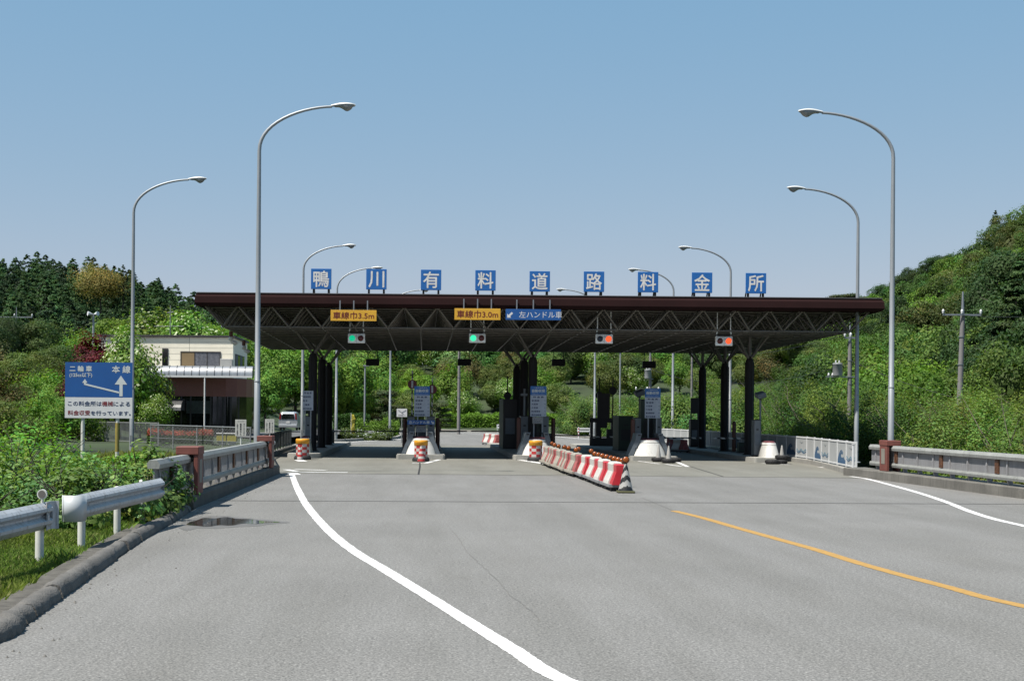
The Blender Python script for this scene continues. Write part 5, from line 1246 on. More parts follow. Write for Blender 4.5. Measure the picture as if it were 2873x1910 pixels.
def crown(kind, rng, n, ls, H=7.0, Wd=3.0, base=.25, clumps=46, jit=.18, flower=None, gap=.0, cw=1.0):
    """leaf centres in clumps spread over an uneven crown volume"""
    K = clumps; P = []
    if kind == 'dome':                               # dense billowing crown: clumps on a dome, leaves on their outer sides
        d = unit(rng.normal(size=(K, 3))); d[:, 2] = np.abs(d[:, 2])*1.1-.15; d = unit(d); cc = d*np.array([Wd, Wd, H*.5])*.68*(.8+.35*rng.random((K, 1))); cc[:, 2] += H*.45
        cr = Wd*(.30+.22*rng.random(K)); per = rng.integers(0, K, n); e = unit(rng.normal(size=(n, 3))+d[per]*.9+np.array([0, 0, .35])); rr = (.86+.14*rng.random(n))
        C = cc[per]+e*(cr[per]*rr)[:, None]*np.array([1, 1, .85]); C += rng.normal(size=(n, 3))*.075*Wd*(rng.random((n, 1)) < .35); Nn = unit(e+.42*rng.normal(size=(n, 3)))
        g = (.80+.40*rng.random(K))[per]*(.84+.32*rng.random(n)); hue = (rng.normal(size=K)*.08)[per]+rng.normal(size=n)*.05
        T = np.stack([g*(1+hue*1.3), g, g*(1-hue*.6)], 1); S_ = ls*(.6+.8*rng.random(n)); m_ = 130
        C2 = unit(rng.normal(size=(m_, 3))); C = np.concatenate([C, C2*np.array([Wd*.55, Wd*.55, H*.3])+np.array([0, 0, H*.42])]); Nn = np.concatenate([Nn, C2]); T = np.concatenate([T, np.full((m_, 3), .8)]); S_ = np.concatenate([S_, np.full(m_, Wd*.42)])
        return C, Nn, S_, np.clip(T, .02, 12)
    if kind == 'cone':
        t = rng.random(K)**.75; ang = rng.random(K)*6.283; r = Wd*(1-t)**.7*(.65+.4*rng.random(K)); z = H*(base+(1-base)*t)
        cc = np.stack([r*np.cos(ang), r*np.sin(ang), z-.12*r], 1); cr = np.stack([.34*Wd*(1.15-t)]*3, 1)*np.array([1, 1, .55])
    elif kind == 'flat':                             # layered pine-like pads
        t = np.floor(rng.random(K)*5)/5; ang = rng.random(K)*6.283; r = Wd*(.95-.6*t)*np.sqrt(rng.random(K)); z = H*(base+(1-base)*(t+.04*rng.random(K)))
        cc = np.stack([r*np.cos(ang), r*np.sin(ang), z], 1); cr = np.tile([.42*Wd*.8, .42*Wd*.8, .10*H*.6], (K, 1))
    elif kind == 'shrub':
        d = unit(rng.normal(size=(K, 3))); d[:, 2] = np.abs(d[:, 2]); r = rng.random(K)**.4
        cc = d*r[:, None]*np.array([Wd, Wd, H]); cr = np.tile([.34*Wd, .34*Wd, .26*H], (K, 1))
    else:
        d = unit(rng.normal(size=(K, 3))); lob = 1+.22*np.sin(3*np.arctan2(d[:, 1], d[:, 0])+rng.random()*6)+.15*rng.normal(size=K)
        r = rng.random(K)**.33*lob; cz = H*(base+(1-base)*.5); hz = H*(1-base)*.46
        cc = d*r[:, None]*np.array([Wd*.85, Wd*.85, hz]); cc[:, 2] += cz; cr = np.tile([.36*Wd, .36*Wd, .22*H*(1-base)], (K, 1))
    cr = cr*(.65+.7*rng.random((K, 1)))
    per = rng.integers(0, K, n); d = unit(rng.normal(size=(n, 3))); rr = (.55+.45*rng.random(n))[:, None]
    C = cc[per]+d*cr[per]*rr*(1+jit*rng.normal(size=(n, 1)))
    ctr = np.array([0, 0, H*(.15 if kind == 'shrub' else (base+(1-base)*.38))]); cd = unit((C-ctr)/np.array([Wd, Wd, H*.5]))
    if kind == 'cone': cd = unit(np.stack([C[:, 0], C[:, 1], np.full(n, Wd*.5)], 1))
    Nn = unit(cd*cw+d*.55+np.array([0, 0, .35])+.45*rng.normal(size=(n, 3)))
    g = (.76+.48*rng.random(K))[per]*(.84+.32*rng.random(n))
    hue = (rng.normal(size=K)*.10)[per]+rng.normal(size=n)*.06
    T = np.stack([g*(1+hue*1.3), g, g*(1-hue*.6)], 1)
    if flower is not None:
        k = rng.random(n) < flower[0]; k &= d[:, 2] > -.1; T[k] = np.array(flower[1])*(.8+.4*rng.random((k.sum(), 1)))
    S_ = ls*(.6+.8*rng.random(n))
    if kind == 'shrub' and gap: pass
    return C, Nn, S_, np.clip(T, .02, 12)
def trunk_mb(H, Wd, rng, r=.16, limbs=6, base=.25, top=.8):
    g = MB(); pts = [(0, 0, -.4)]; x = y = 0
    for k in range(1, 6): x += rng.normal()*.07*H/7; y += rng.normal()*.07*H/7; pts.append((x, y, H*top*k/5))
    g.tube(pts, [r*1.25, r, r*.85, r*.65, r*.45, r*.2], 8)
    for i in range(limbs):
        t = base*.8+(.75-base)*(i+.5)/limbs; k = min(4, int(t/top*5)); p = Vector(pts[k]).lerp(Vector(pts[k+1]), t/top*5-k); a = rng.random()*6.283; L = Wd*(.5+.4*rng.random())
        q = p+Vector((math.cos(a)*L*.5, math.sin(a)*L*.5, L*.35)); e_ = p+Vector((math.cos(a)*L, math.sin(a)*L, L*.55)); g.tube([p, q, e_], [r*.45, r*.3, r*.1], 6)
    return g
M_bark = mat('bark', (.09, .075, .06), .95, var=.4, scale=5, bump=.6, bscale=30)
M_twig = mat('pale_twigs', (.20, .17, .13), .9, var=.3, scale=6)
LM = {'spring': leafmat('leaf_spring_green', (.19, .31, .04)), 'mid': leafmat('leaf_mid_green', (.108, .165, .05)), 'olive': leafmat('leaf_olive', (.14, .185, .05)),
      'dark': leafmat('leaf_dark_green', (.046, .086, .026), transl=.25), 'conifer': leafmat('conifer_needles', (.066, .100, .040), transl=.2), 'pine': leafmat('pine_needles', (.06, .085, .03), transl=.2),
      'brown': leafmat('leaf_brownish', (.155, .15, .055)), 'maple': leafmat('maple_crimson', (.10, .012, .022), transl=.3), 'gold': leafmat('leaf_golden', (.24, .19, .06)),
      'azalea': leafmat('azalea_leaf', (.08, .12, .04)), 'fresh': leafmat('leaf_fresh', (.16, .28, .045)), 'grass': leafmat('grass_blade', (.20, .27, .065), transl=.4)}
def make_tree(name, kind, m, seed, n, ls, H, Wd, base=.25, clumps=46, flower=None, r=.16, limbs=6):
    rng = np.random.default_rng(seed); C, N_, S_, T = crown(kind, rng, n, ls, H, Wd, base, clumps, flower=flower)
    V, TT = leaf_arrays(C, N_, S_, T, rng)
    e = bpy.data.objects.new(name, None); COL.objects.link(e)
    cr = bpy.data.objects.new('crown', leaf_mesh('crown', V, TT, LM[m])); COL.objects.link(cr); adopt(cr, e)
    trunk_mb(H, Wd, rng, r, limbs, base, .9 if kind == 'cone' else .75).build('trunk', M_bark, e)
    return e
PR = {
 'round1': dict(kind='dome', m='spring', seed=1, n=9000, ls=.24, H=8, Wd=3.3, clumps=26), 'round2': dict(kind='dome', m='mid', seed=2, n=9000, ls=.24, H=9, Wd=3.6, clumps=26),
 'round3': dict(kind='dome', m='olive', seed=3, n=8500, ls=.23, H=7, Wd=3.2, clumps=24), 'round4': dict(kind='round', m='brown', seed=4, n=5200, ls=.26, H=6.5, Wd=3.0, clumps=45),
 'round5': dict(kind='dome', m='dark', seed=6, n=10000, ls=.24, H=9, Wd=3.6, clumps=26),
 'fresh': dict(kind='round', m='fresh', seed=7, n=7500, ls=.28, H=8, Wd=3.5, clumps=60), 'white': dict(kind='round', m='fresh', seed=8, n=8000, ls=.26, H=7, Wd=3.2, clumps=55, flower=(.17, (3.6, 2.3, 9))),
 'cone': dict(kind='cone', m='conifer', seed=9, n=7000, ls=.34, H=13, Wd=2.5, base=.12, clumps=90, r=.2), 'pine': dict(kind='flat', m='pine', seed=10, n=9000, ls=.24, H=6.5, Wd=3.0, base=.2, clumps=34),
 'edge': dict(kind='dome', m='dark', seed=16, n=17000, ls=.19, H=9, Wd=3.8, clumps=30),
 'fir': dict(kind='cone', m='dark', seed=18, n=24000, ls=.24, H=15, Wd=5.2, base=.04, clumps=170, r=.3),
 'maple': dict(kind='round', m='maple', seed=12, n=5200, ls=.17, H=5.0, Wd=1.9, base=.35, clumps=30), 'gold': dict(kind='round', m='gold', seed=13, n=14000, ls=.30, H=10, Wd=6.0, clumps=90),
}
PT = {}
def tree(p, x, y, s, label, group, sz=None, z=None, cat='tree', rz=None, kindname=None):
    d = PR[p]
    if p not in PT: PT[p] = make_tree(kindname or {'cone': 'conifer_tree', 'pine': 'pine_tree', 'maple': 'maple_tree', 'white': 'blossoming_tree'}.get(p, 'broadleaf_tree'), **d); o = PT[p]
    else: o = copy_tree(PT[p])
    o.location = (x, y, float(ground_z(x, y)) if z is None else z); o.scale = (s, s, (sz or s)); o.rotation_euler = (0, 0, RNG.random()*6.28 if rz is None else rz)
    if kindname: o.name = kindname
    return tag(o, label, cat, group)
# ---- trees one can tell apart
tree('maple', X(262, 84), 84, .85, 'dark red Japanese maple beside the blue road sign', None, z=2.3, sz=.82)
tree('maple', X(200, 80), 80, .6, 'smaller dark red maple half hidden left of the blue road sign', None, z=.6)
tree('white', X(368, 80), 80, .70, 'tree with white blossoms standing before the office wall', None, z=.2, sz=.90)
tree('white', X(335, 82), 82, .55, 'white blossoming tree behind the second left lamp', None, z=.6)
tree('white', X(430, 78), 78, .36, 'small blossoming tree at the left corner of the office entrance', None, z=.3)
tree('round5', X(405, 84), 83, .5, 'dark leafy tree under the white blossoms at the office corner', None, z=.2)
tree('gold', X(280, 262), 262, .85, 'broad golden olive tree on the ridge among dark conifers', None, z=Z(280, 745, 262)-8.8)
tree('cone', X(342, 262), 262, .62, 'lone pointed conifer on the ridge right of the golden tree', None, z=Z(342, 742, 262)-8.1)
for i, (px, d, p, s, ztop) in enumerate([(250,128,'fresh',1.15,905),(330,132,'spring',1,860),(400,134,'white',1.15,850),(470,132,'fresh',1.2,858),(545,130,'white',1.2,862),(600,136,'spring',1.2,872),(300,118,'fresh',1.0,935),(360,122,'fresh',1,900),(200,112,'fresh',1.05,960),(150,108,'round2',1.0,960),(640,134,'fresh',1.0,905),(575,128,'fresh',.95,905),(120,96,'round3',.9,985),(60,92,'round3',1.0,990),(0,94,'round4',.9,985),(95,120,'round2',1.1,890),(20,118,'edge',1.2,880),(-40,110,'edge',1.2,900),(-60,90,'round3',1.1,990),(160,88,'fresh',.75,1050),(110,84,'fresh',.8,1060),(215,76,'fresh',.55,1120)]):
    p = {'spring': 'round1'}.get(p, p); zt_ = Z(px, ztop+(30 if px > 240 else 0), d); gz_ = float(ground_z(X(px, d), d)); h = PR[p]['H']; s_ = max(.5, min(1.5, (zt_-gz_)/h/.97)); 
    zz_ = zt_-h*.97*s_
    tree(p, X(px, d), d, s_*1.02, 'leafy tree on the bank left of and behind the office', 'trees around the office', sz=s_, z=min(gz_, zz_) if s_ < 1.5 else zz_)
for i, (px, d, ztop, s) in enumerate([(45,74,1075,.9),(120,72,1100,.8),(0,66,1060,.9),(60,60,1120,.7),(150,64,1150,.6),(10,52,1120,.7),(95,54,1165,.55)]):
    p = ['round3', 'fresh', 'round4', 'round3', 'fresh', 'round3', 'fresh'][i]; h = PR[p]['H']; zt_ = Z(px, ztop, d); gz_ = float(ground_z(X(px, d), d)); s_ = max(.3, (zt_-gz_)/h)
    tree(p, X(px, d), d, s_, 'thin tree in the thicket at the left edge of the picture', 'thicket trees at the left edge', z=gz_)
# ---- behind the plaza, seen under the roof
grp = 'trees on the slope behind the toll plaza'
c_lab = {'round1': 'bright green', 'round2': 'mid green', 'round3': 'olive green', 'round4': 'brownish', 'fresh': 'fresh green', 'pine': 'dark layered pine', 'white': 'white flowering', 'round5': 'dark green'}
rows = [(184, 0), (192, 1), (201, 2), (212, 3)]
for d, rr_ in rows:
    for px in np.arange(690, 2330, 4.6/d*FL):
        pj = px+RNG.uniform(-25, 25); dj = d+RNG.uniform(-5, 5); xx = X(pj, dj)
        left = pj < 1150
        p = RNG.choice(['fresh', 'round1', 'fresh', 'round3', 'round2'] if left else ['round3', 'round2', 'round3', 'round4', 'fresh', 'white', 'round1', 'round2'])
        if rr_ > 0 and RNG.random() < .12: continue
        s = RNG.uniform(.62, .9) if rr_ < 2 else RNG.uniform(.7, 1.0)
        tree(p, xx, dj, s, '%s tree on the slope behind the toll plaza' % c_lab[p], grp, sz=s*RNG.uniform(.8, 1.05))
for px, d, s in ((1085, 150, .75), (1060, 158, .7), (1235, 155, .55), (725, 122, .62), (1110, 156, .5)):
    tree('pine', X(px, d), d, s, 'dark layered pine beyond the first lane' if px > 900 else 'pine beside the parked silver van', 'pines beyond the plaza')
for px, d, p, s in ((780,146,'fresh',.9),(830,150,'fresh',1.0),(880,150,'fresh',1.0),(930,152,'round1',.95),(980,154,'fresh',1.0),(1020,158,'round1',.8),(745,118,'fresh',.6),(1160,160,'round3',.7),(1420,186,'white',.62),(1455,188,'white',.66)):
    tree(p, X(px, d), d, s, 'full leafy tree standing behind the clipped hedge' if px < 1100 else 'low tree at the far side of the road', 'trees at the far side of the road')
# ---- right side: slope trees that stand out
for px, d, p, s, ztop in ((2795,122,'fir',.95,742),(2872,112,'fir',1.0,730),(2845,104,'fir',.85,800),(2770,112,'fir',.7,860),(2890,100,'fir',.8,900),(2862,108,'edge',1.2,780),(2850,118,'edge',1.2,690),(2780,116,'edge',1.1,850),(2890,100,'edge',1.1,930),(2815,104,'edge',1.0,960),(2850,98,'edge',.9,1040)):
    h = PR[p]['H']; zt_ = Z(px, ztop, d)
    tree(p, X(px, d), d, s, 'large dark tree standing out of the slope at the right edge', 'dark trees at the right edge', z=zt_-h*s*.97)
tree('cone', X(2788, 245), 245, .55, 'lone pointed conifer on the skyline of the right hill', None, z=Z(2788, 594, 245)-6.9)
for px, pt in ((2612, 712), (2640, 706), (2672, 704), (2560, 742), (2470, 790), (2530, 762)):
    tree('round5', X(px, 250), 250, .62, 'small dark tree on the skyline of the right hill', 'dark skyline trees on the right hill', z=Z(px, pt, 250)-5.6)
for px, pt in ((2350, 820), (2385, 818), (2425, 826)):
    tree('pine', X(px, 262), 262, .95, 'flat-topped pine on the skyline above the right end of the roof', 'skyline pines', z=Z(px, pt, 262)-6.1)

# ---- woods that read as one mass
def scatter(name, label, cat, protos, pts, mats_i, m, nleaf, ls, seed):
    rng = np.random.default_rng(seed); Vs, Ts = [], []
    P_ = []
    for kw in protos:
        C, N_, S_, T = crown(kw[0], rng, nleaf, ls*kw[4], kw[1], kw[2], kw[3], kw[5], cw=1.15); V, TT = leaf_arrays(C, N_, S_, T, rng); P_.append((V, TT))
    for (x, y, z, s, k, tc) in pts:
        V, TT = P_[k]; a = rng.random()*6.283; c_, s_ = math.cos(a), math.sin(a)
        V2 = np.stack([V[:, 0]*c_-V[:, 1]*s_, V[:, 0]*s_+V[:, 1]*c_, V[:, 2]*rng.uniform(.85, 1.15)], 1)*s+np.array([x, y, z]); Vs.append(V2); Ts.append(TT*np.array(tc))
    print(name, len(pts))
    o = bpy.data.objects.new(name, leaf_mesh(name, np.concatenate(Vs), np.concatenate(Ts), m)); COL.objects.link(o)
    return tag(o, label, cat, kind='stuff')
rng = np.random.default_rng(77)
BC = {'g1': (1.35, 1.75, .9), 'g2': (.85, 1.2, .95), 'ol': (1.1, 1.25, .9), 'br': (1.2, 1.0, 1.05), 'dk': (.38, .52, .55), 'sp': (1.7, 2.1, .9), 'wh': (2.2, 2.2, 2.6), 'rd': (1.2,.8,.8)}
def hillpts(u0, u1, d0, d1, step, smin, smax, ks, keys, pw, skip=None):
    out = []; d = d0
    while d < d1:
        du = step/d*FL; u = u0+rng.uniform(0, du)
        while u < u1:
            uj, dj = u+rng.uniform(-.45, .45)*du, d+rng.uniform(-.45, .45)*step; x = uj*dj/FL
            if not (skip and skip(x, dj, uj)):
                k1 = vnoise(x, dj, 9, 3); key = keys[int(np.clip((k1*.5+.5)*len(keys)*.35+rng.random()*len(keys)*.65, 0, len(keys)-1))]
                tc = np.array(BC[key])*rng.uniform(.8, 1.2); tc = tc*rng.choice([.72, .9, 1.0, 1.15, 1.3]); out.append((x, dj, float(ground_z(x, dj))-.5, rng.uniform(smin, smax), int(rng.integers(0, ks)), tc))
            u += du
        d += step*.9
    return out
BP = [('dome', 7.5, 3.5, .12, 1, 24), ('dome', 9, 3.1, .15, 1, 20), ('dome', 6.5, 3.8, .1, 1, 28), ('dome', 6, 3.2, .08, .85, 18)]
pts_ = hillpts(1060, 2150, 92, 275, 5.0, .5, 1.05, 4, ['g2', 'dk', 'ol', 'g2', 'br', 'g1', 'dk', 'sp'], 1, skip=lambda x, y, u: y < np.interp(u, [1060, 1139, 1230, 1490, 1700], [150, 118, 104, 88, 82]))
scatter('broadleaf_forest', 'mixed green woodland covering the steep hill on the right', 'woodland', BP, pts_, 0, LM['mid'], 2900, .27, 21)
pts_ = hillpts(-620, 1110, 210, 262, 5.6, .8, 1.1, 4, ['g2', 'ol', 'dk', 'g2', 'ol', 'g1', 'wh'], 1)
scatter('broadleaf_woods', 'green woodland on the low hill seen under the toll roof', 'woodland', BP, pts_, 0, LM['mid'], 2600, .32, 22)
pts_ = hillpts(-1420, -590, 172, 345, 4.2, .82, 1.0, 3, ['g2', 'g2', 'dk'], 1, skip=lambda x, y, u: abs(u-(280-VX)) < 85 and 235 < y < 275)
pts_ = [(x, y, z, s, k, np.array(t)*1.1) for x, y, z, s, k, t in pts_]
scatter('conifer_forest', 'dark conifer forest on the hill at the left', 'forest', [('cone', 9.5, 3.8, .0, 1, 90), ('cone', 8.5, 3.6, .0, 1, 80), ('cone', 10.5, 4.0, .0, 1, 100)], pts_, 0, LM['conifer'], 3200, .32, 23)

# ---- right shrubs beyond the parapet and fence
def shrubs(name, label, cat, pts, m, n, ls, seed, twigs=True):
    rng = np.random.default_rng(seed); Vs, Ts = [], []; g = MB()
    for (x, y, z, w_, h, tc) in pts:
        C, N_, S_, T = crown('shrub', rng, int(n*max(.4, w_*w_*h/6)), ls, h, w_, 0, 26); V, TT = leaf_arrays(C, N_, S_, T, rng); Vs.append(V+np.array([x, y, z])); Ts.append(TT*np.array(tc))
        if twigs:
            for q in range(5):
                a = rng.random()*6.283; L = w_*(.5+.7*rng.random()); t_ = h*(.7+.38*rng.random()); g.tube([(x, y, z-.3), (x+math.cos(a)*L*.25, y+math.sin(a)*L*.25, z+t_*.4), (x+math.cos(a+.5)*L*.7, y+math.sin(a+.5)*L*.7, z+t_*.8), (x+math.cos(a+.2)*L*1.1, y+math.sin(a+.2)*L*1.1, z+t_)], [.045, .03, .018, .006], 4, caps=False)
    print(name, len(pts))
    o = bpy.data.objects.new(name, leaf_mesh(name, np.concatenate(Vs), np.concatenate(Ts), m)); COL.objects.link(o)
    if twigs: g.build('branches', M_twig, o)
    return tag(o, label, cat, kind='stuff')
pts_ = []
for d in np.arange(50, 96, 3.1):
    for u in np.arange(1040, 1760, 3.0/d*FL):
        x = u*d/FL+rng.uniform(-1, 1); y = d+rng.uniform(-1.2, 1.2)
        if x < np.interp(y, [40, 56, 62, 100], [18.2, 19.6, 21.8, 20.6]): continue
        zt_ = EYE+np.interp(u, [1060, 1250, 1450, 1700], [100, 85, 70, 70])*d/FL*rng.uniform(.45, 1.0); zg = float(ground_z(x, y)); h = np.clip(zt_-zg, 1.2, 5.5)
        nz = vnoise(x, y, 6, 1)
        tc = np.array([1.3, 1.12, .95] if nz > .25 else ([1.0, 1.15, .85] if nz > -.4 else [.7, .95, .75]))*rng.uniform(.75, 1.25)
        pts_.append((x, y, zg-.1, rng.uniform(1.6, 2.4), h, tc))
for y in np.arange(31, 50, 1.7):
    for x0 in (17.6, 19.8): 
        pts_.append((x0+rng.uniform(-.5, .6), y, float(ground_z(x0, y)), 1.3, 1.45+.6*(x0 > 19)+rng.uniform(-.3, .4) + (1.35 if x0 > 19 else .75), np.array([1.15, 1.0, .8])*rng.uniform(.7, 1.2)))
shrubs('shrub_thicket', 'olive brown shrub thicket with bare twigs beyond the right parapet', 'shrubs', pts_, LM['olive'], 4600, .105, 31)
pts_ = []
for d in np.arange(96, 170, 4.2):
    for u in np.arange(440, 1240, 3.9/d*FL):
        x = u*d/FL+rng.uniform(-1, 1)
        if x < np.interp(d, [90, 102, 116, 131, 150, 170], [19, 18.2, 17.2, 15.6, 12.5, 10]): continue
        pts_.append((x, d, float(ground_z(x, d))-.1, rng.uniform(1.9, 2.8), rng.uniform(2.2, 4.2), np.array([1.1, 1.1, .8])*rng.uniform(.6, 1.3)))
shrubs('slope_shrubs', 'mixed green shrubs on the slope behind the painted fence', 'shrubs', pts_, LM['mid'], 2600, .15, 32)
# ---- hedges and beds beyond the lanes
def hedge(name, label, cat, box, m, n, ls, seed, tint=(1, 1, 1), flower=None, rz=0.0, fm=None, wob=.08):
    rng = np.random.default_rng(seed); x0, x1, y0, y1, z0, z1 = box; n = int(n)
    f = rng.random(n); C = np.stack([rng.uniform(0, x1-x0, n), rng.uniform(0, y1-y0, n), rng.uniform(0, z1-z0, n)], 1); side = rng.integers(0, 3, n)
    C[side == 0, 2] = (z1-z0)+rng.normal(size=(side == 0).sum())*wob; C[side == 1, 1] = rng.normal(size=(side == 1).sum())*wob
    C[:, 2] += wob*np.sin(C[:, 0]*2.1+seed)+wob*.6*np.sin(C[:, 0]*5.3)
    N_ = unit(np.where((side == 0)[:, None], [[0, 0, 1.0]], [[0, -1.0, .2]])+.8*rng.normal(size=(n, 3))); g = .6+.8*rng.random(n); T = np.stack([g*1.02, g, g*.95], 1)*np.array(tint)
    if flower is not None: k = (rng.random(n) < flower[0])*(C[:, 2] > (z1-z0)*flower[2]); k = k.astype(bool); T[k] = np.array(flower[1])*(.7+.6*rng.random((k.sum(), 1)))
    V, TT = leaf_arrays(C, N_, ls*(.6+.8*rng.random(n)), T, rng); e = empty(name, (x0, y0, z0), label, cat, None, rz)
    o = bpy.data.objects.new('foliage', leaf_mesh('foliage', V, TT, m)); COL.objects.link(o); adopt(o, e)
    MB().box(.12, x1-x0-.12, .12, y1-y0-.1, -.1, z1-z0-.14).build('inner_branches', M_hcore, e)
    return e
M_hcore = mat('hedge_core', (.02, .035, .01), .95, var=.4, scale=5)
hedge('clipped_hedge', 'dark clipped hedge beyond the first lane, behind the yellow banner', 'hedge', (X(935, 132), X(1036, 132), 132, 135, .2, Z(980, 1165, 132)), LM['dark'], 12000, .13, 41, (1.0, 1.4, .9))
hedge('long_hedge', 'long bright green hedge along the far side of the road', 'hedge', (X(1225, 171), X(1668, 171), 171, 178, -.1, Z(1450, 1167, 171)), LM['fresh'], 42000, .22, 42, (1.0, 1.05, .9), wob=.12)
hedge('round_bushes', 'bright bushes behind the left part of the long hedge', 'bushes', (X(1235, 181), X(1330, 181), 181, 185, .5, Z(1280, 1152, 181)), LM['spring'], 9000, .24, 43, (1.2, 1.25, 1), wob=.3)
hedge('flower_bed', 'low bed of white flowers along the curving kerb beyond the first lane', 'flower bed', (X(943, 101), X(1108, 114), 104, 110, .0, .42), LM['mid'], 12000, .13, 44, (1.1, 1.1, 1.1), (.12, (6, 4.2, 14), .4), rz=.0, wob=.14)
hedge('grass_bank', 'grassy bank with shrubs between flower bed and pines', 'bank', (X(1000, 128), X(1120, 128), 127, 131, .0, 1.0), LM['fresh'], 8000, .16, 46, (.9, .95, .9), wob=.2)
hedge('azalea_hedge', 'long rounded hedge with red azalea blossoms behind the chain-link fence', 'hedge', (X(418, 72), X(598, 72), 71.5, 73.2, .2, Z(500, 1214, 72)), LM['azalea'], 17000, .075, 45, (.9, 1.0, .9), (.75, (5.0, .45, 1.4), .84), rz=.09, wob=.06)
pp_ = []
for k in range(7): pp_.append((X(700+12*k, 116+k*4), 116+k*4, .3, 1.3, 1.2+.5*(k % 2), np.array([.8, 1, .8])*(.7+.1*(k % 3))))
shrubs('yard_bushes', 'dark bushes around the parked van', 'shrubs', pp_, LM['dark'], 2600, .16, 47, False)
# lot details seen through the chain-link fence
for k, px in enumerate((623, 652)):
    d = 74; e = empty('yellow_stand', (X(px, d), d, .3), 'small yellow and white stand behind the chain-link fence, %s' % ('left one' if k == 0 else 'right one'), 'stand')
    MB().cbox((0, 0, .35), .5, .3, .4, .02).build('box', M_yban, e); MB().cbox((0, 0, .58), .56, .36, .05, .01).build('top', M_fwhite, e); MB().box(-.2, .2, -.1, .1, 0, .15).build('foot', M_fwhite, e)

# ================================================================ LEFT VERGE
def inside_kerb(x, y):
    xs_ = np.interp(y, [p.y for p in kp], [p.x for p in kp]); return xs_
rng = np.random.default_rng(99); n = 420000
# far less at distance: sample density falls with distance
y = 9+ (52-9)*rng.random(n)**1.7; xk = inside_kerb(None, y); xk = np.where(y > 28.6, -5.45, xk)
x = xk-.55-rng.random(n)**1.15*np.where(y < 26, 5.6, 9.0); keep = rng.random(n) < np.clip(1.2-.0*(y), 0, 1)
edge = np.abs(x-(xk-.55)); keep &= (edge > .22+.25*vnoise(x, y, 1.1, 5)) | (rng.random(n) < .25)
x, y = x[keep], y[keep]; n = len(x); z = ground_z(x, y)+.05
h = (.03+.065*rng.random(n))*(1+.9*np.clip(vnoise(x, y, .9, 2), -.6, 1))*(1+.02*(y-9)); wd = .002+.0025*rng.random(n)+.00045*(y-8)
a = rng.random(n)*6.283; lean = rng.normal(size=(n, 2))*.45*h[:, None]; dx, dy = np.cos(a)*wd, np.sin(a)*wd
V = np.empty((n, 4, 3)); V[:, 0] = np.stack([x-dx, y-dy, z-.04], 1); V[:, 1] = np.stack([x+dx, y+dy, z-.04], 1)
V[:, 2] = np.stack([x+dx*.55+lean[:, 0]*.5, y+dy*.55+lean[:, 1]*.5, z+h*.62], 1); V[:, 3] = np.stack([x+lean[:, 0], y+lean[:, 1], z+h], 1)
g_ = (.65+.7*rng.random(n))*(1+.22*vnoise(x, y, 1.6, 4)); dry = rng.random(n) < .12
T = np.stack([g_*(1+.25*vnoise(x, y, 2.3, 6)), g_, g_*.9], 1); T[dry] = np.array([1.5, 1.1, 1.8])*(.6+.5*rng.random((dry.sum(), 1)))
o = bpy.data.objects.new('verge_grass', leaf_mesh('verge_grass', V.reshape(-1, 3), np.repeat(T, 4, 0), LM['grass'])); COL.objects.link(o)
tag(o, 'rough green grass on the verge under the guard rails', 'grass', kind='stuff')
# broad-leaved bushes behind the guard rail
M_big = leafmat('bush_leaf', (.17, .27, .08), rough=.38, transl=.3)
def bush(x, y, w_, h, n, ls, label, group, tint=(1, 1, 1), m=None, seed=None, z=None, flowers=None, name='leafy_bush'):
    rng = np.random.default_rng(seed or int(x*100+y*7) % 9999+10000); C, N_, S_, T = crown('shrub', rng, n, ls, h, w_, 0, 30, jit=.25, flower=flowers); V, TT = leaf_arrays(C, N_, S_, T*np.array(tint), rng, aspect=.55)
    e = empty(name, (x, y, float(ground_z(x, y)) if z is None else z), label, 'bush', group)
    o = bpy.data.objects.new('leaves', leaf_mesh('leaves', V, TT, m or M_big)); COL.objects.link(o); adopt(o, e); g = MB()
    for q in range(14):
        a = rng.random()*6.283; L = w_*(.3+.65*rng.random()); t_ = h*(.7+.35*rng.random()); g.tube([(0, 0, -.2), (math.cos(a)*L*.4, math.sin(a)*L*.4, t_*.55), (math.cos(a+.3)*L, math.sin(a+.3)*L, t_)], [.022, .014, .005], 5, caps=False)
    g.build('stems', M_bark, e); return e
gb = 'bushes behind the left guard rail'
for i, (x, y, w_, h, n, ls) in enumerate([(-6.1, 24.6, 1.0, .95, 2600, .105), (-6.9, 26.6, 1.4, 1.15, 3600, .11), (-5.9, 27.6, .8, 1.0, 2200, .10), (-8.6, 28.0, 1.6, 1.2, 4200, .11), (-7.6, 30.5, 1.5, 1.0, 3000, .11), (-10.0, 31.0, 1.8, 1.35, 4200, .12), (-7.3, 23.6, 1.0, .7, 2200, .10), (-9.3, 26.0, 1.3, 1.0, 3000, .11), (-5.55, 26.1, .55, .95, 1300, .10)]):
    bush(x, y, w_, h, n, ls, 'broad-leaved green bush beside the end of the guard rail', gb, tint=(1, 1.05, 1) if i % 2 else (.85, 1, .9), z=.0)
for i, (x, y, w_, h) in enumerate([(-8.4, 24.5, 1.2, 1.5), (-9.6, 28.5, 1.6, 1.95), (-8.0, 27.3, 1.1, 1.6), (-11.2, 29.5, 1.8, 2.1), (-8.9, 32.0, 1.5, 1.75), (-7.6, 21.8, .9, 1.0), (-10.2, 26.3, 1.5, 1.75), (-7.9, 29.2, 1.0, 1.45)]):
    bush(x, y, w_, h, 3600, .10, 'tall pale leafy shrub at the left edge behind the guard rail', 'tall shrubs at the left edge', tint=(1.25, 1.25, .9) if i % 2 else (1.0, 1.1, .85), m=LM['fresh'], z=-.1)
bush(-5.45, 25.2, .75, 1.0, 1900, .115, 'pale leafy bush swallowing the end of the second guard rail', None, z=.05, tint=(1.2, 1.2, 1))
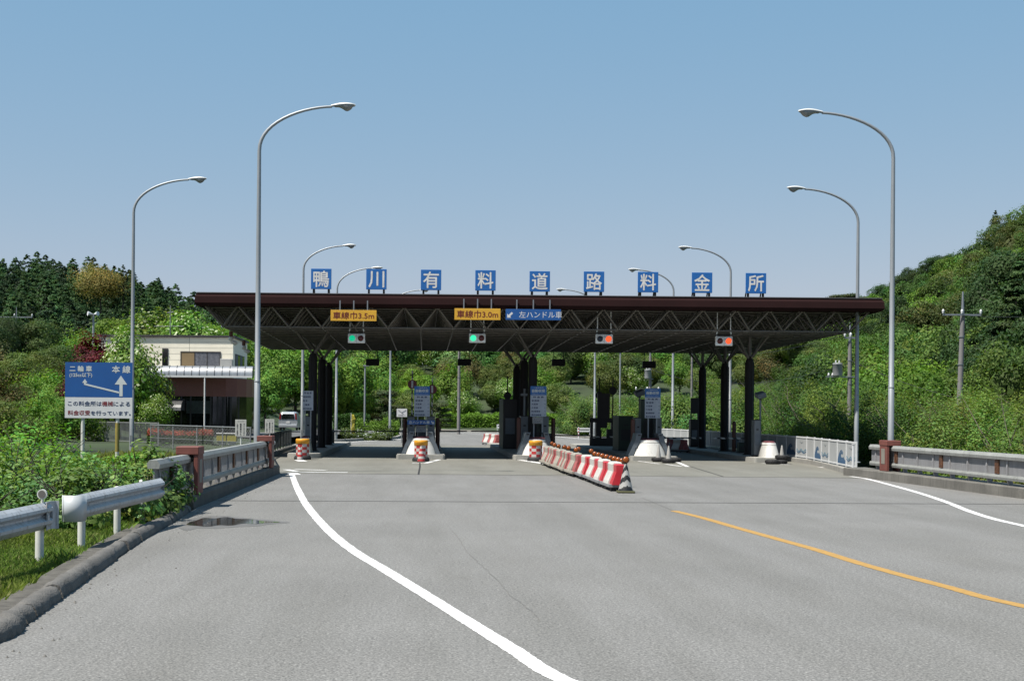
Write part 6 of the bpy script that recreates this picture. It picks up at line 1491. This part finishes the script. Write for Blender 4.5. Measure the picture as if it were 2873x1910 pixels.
bush(-5.35, 27.3, .65, 1.15, 1900, .115, 'pale leafy bush in front of the start of the left parapet', None, z=.1, tint=(1.15, 1.2, 1))
bush(-5.05, 26.0, .62, .70, 1500, .10, 'leaves hanging over the kerb at the end of the guard rail', None, z=.1)
bush(-4.95, 27.8, .42, .85, 1100, .10, 'leafy shoots covering the start of the left parapet', None, z=.15)
for i, (x, y, w_, h) in enumerate([(-10.6, 36, 1.9, 2.0), (-12.3, 38, 2.0, 2.3), (-9.3, 38.5, 1.5, 1.0), (-14.2, 40, 2.2, 2.6), (-11.6, 42, 1.8, 1.5), (-12.6, 46, 1.9, 1.2), (-15, 46, 2.3, 2.6), (-10.2, 45, 1.4, .7), (-16.5, 50, 2.4, 2.8), (-8.2, 33.5, 1.3, .75), (-9.9, 50, 1.5, .75), (-7.8, 40, 1.3, .55), (-8.2, 47, 1.3, .5), (-13.2, 33.5, 1.9, 2.2), (-12, 30, 1.8, 1.7)]):
    bush(x, y, w_, h, 4200, .13, 'fresh green bush on the bank below the blue road sign' if y > 35 else 'bush in the thicket left of the guard rail', 'bushes on the left bank', tint=(.95, 1.05, .8) if i % 3 else (1.25, 1.1, .8), m=LM['fresh'] if i % 2 == 0 else M_big, z=float(ground_z(x, y))-.15)
# tall grass between the parapet and the sign
rng = np.random.default_rng(123); n = 50000; y = 30+32*rng.random(n); x = -5.7-rng.random(n)*8.5*(y/50); x = np.where(y > 49, x-3.0, x); z = ground_z(x, y); h = (.12+.22*rng.random(n))*(1+.5*vnoise(x, y, 1.5, 2)); wd = .012+.012*rng.random(n); a = rng.random(n)*6.283; lean = rng.normal(size=(n, 2))*.3*h[:, None]; dx, dy = np.cos(a)*wd, np.sin(a)*wd
V = np.empty((n, 4, 3)); V[:, 0] = np.stack([x-dx, y-dy, z-.04], 1); V[:, 1] = np.stack([x+dx, y+dy, z-.04], 1); V[:, 2] = np.stack([x+dx*.55+lean[:, 0]*.5, y+dy*.55+lean[:, 1]*.5, z+h*.62], 1); V[:, 3] = np.stack([x+lean[:, 0], y+lean[:, 1], z+h], 1)
g_ = .7+.7*rng.random(n); T = np.stack([g_*1.25, g_, g_*1.1], 1)
o = bpy.data.objects.new('tall_grass', leaf_mesh('tall_grass', V.reshape(-1, 3), np.repeat(T, 4, 0), LM['grass'])); COL.objects.link(o); tag(o, 'tall pale green grass between the left parapet and the road sign', 'grass', kind='stuff')
# small debris and weeds at the kerb
M_stone = mat('grit', (.24, .23, .21), .9, var=.3)
rng = np.random.default_rng(5); g = MB()
for k in range(160):
    yy = 9+38*rng.random(); xx = float(np.interp(yy, [p.y for p in kp], [p.x for p in kp])) if yy < 28 else -4.66; xx += abs(rng.normal())*.35+.05; r_ = .006+.014*rng.random()
    g.add([(xx-r_, yy, .001), (xx, yy-r_, .001), (xx+r_, yy, .001), (xx, yy+r_, .001), (xx, yy, r_*1.1)], [(0, 1, 4), (1, 2, 4), (2, 3, 4), (3, 0, 4)])
tag(g.build('grit', M_stone), 'grit scattered along the left kerb', 'grit', kind='stuff')
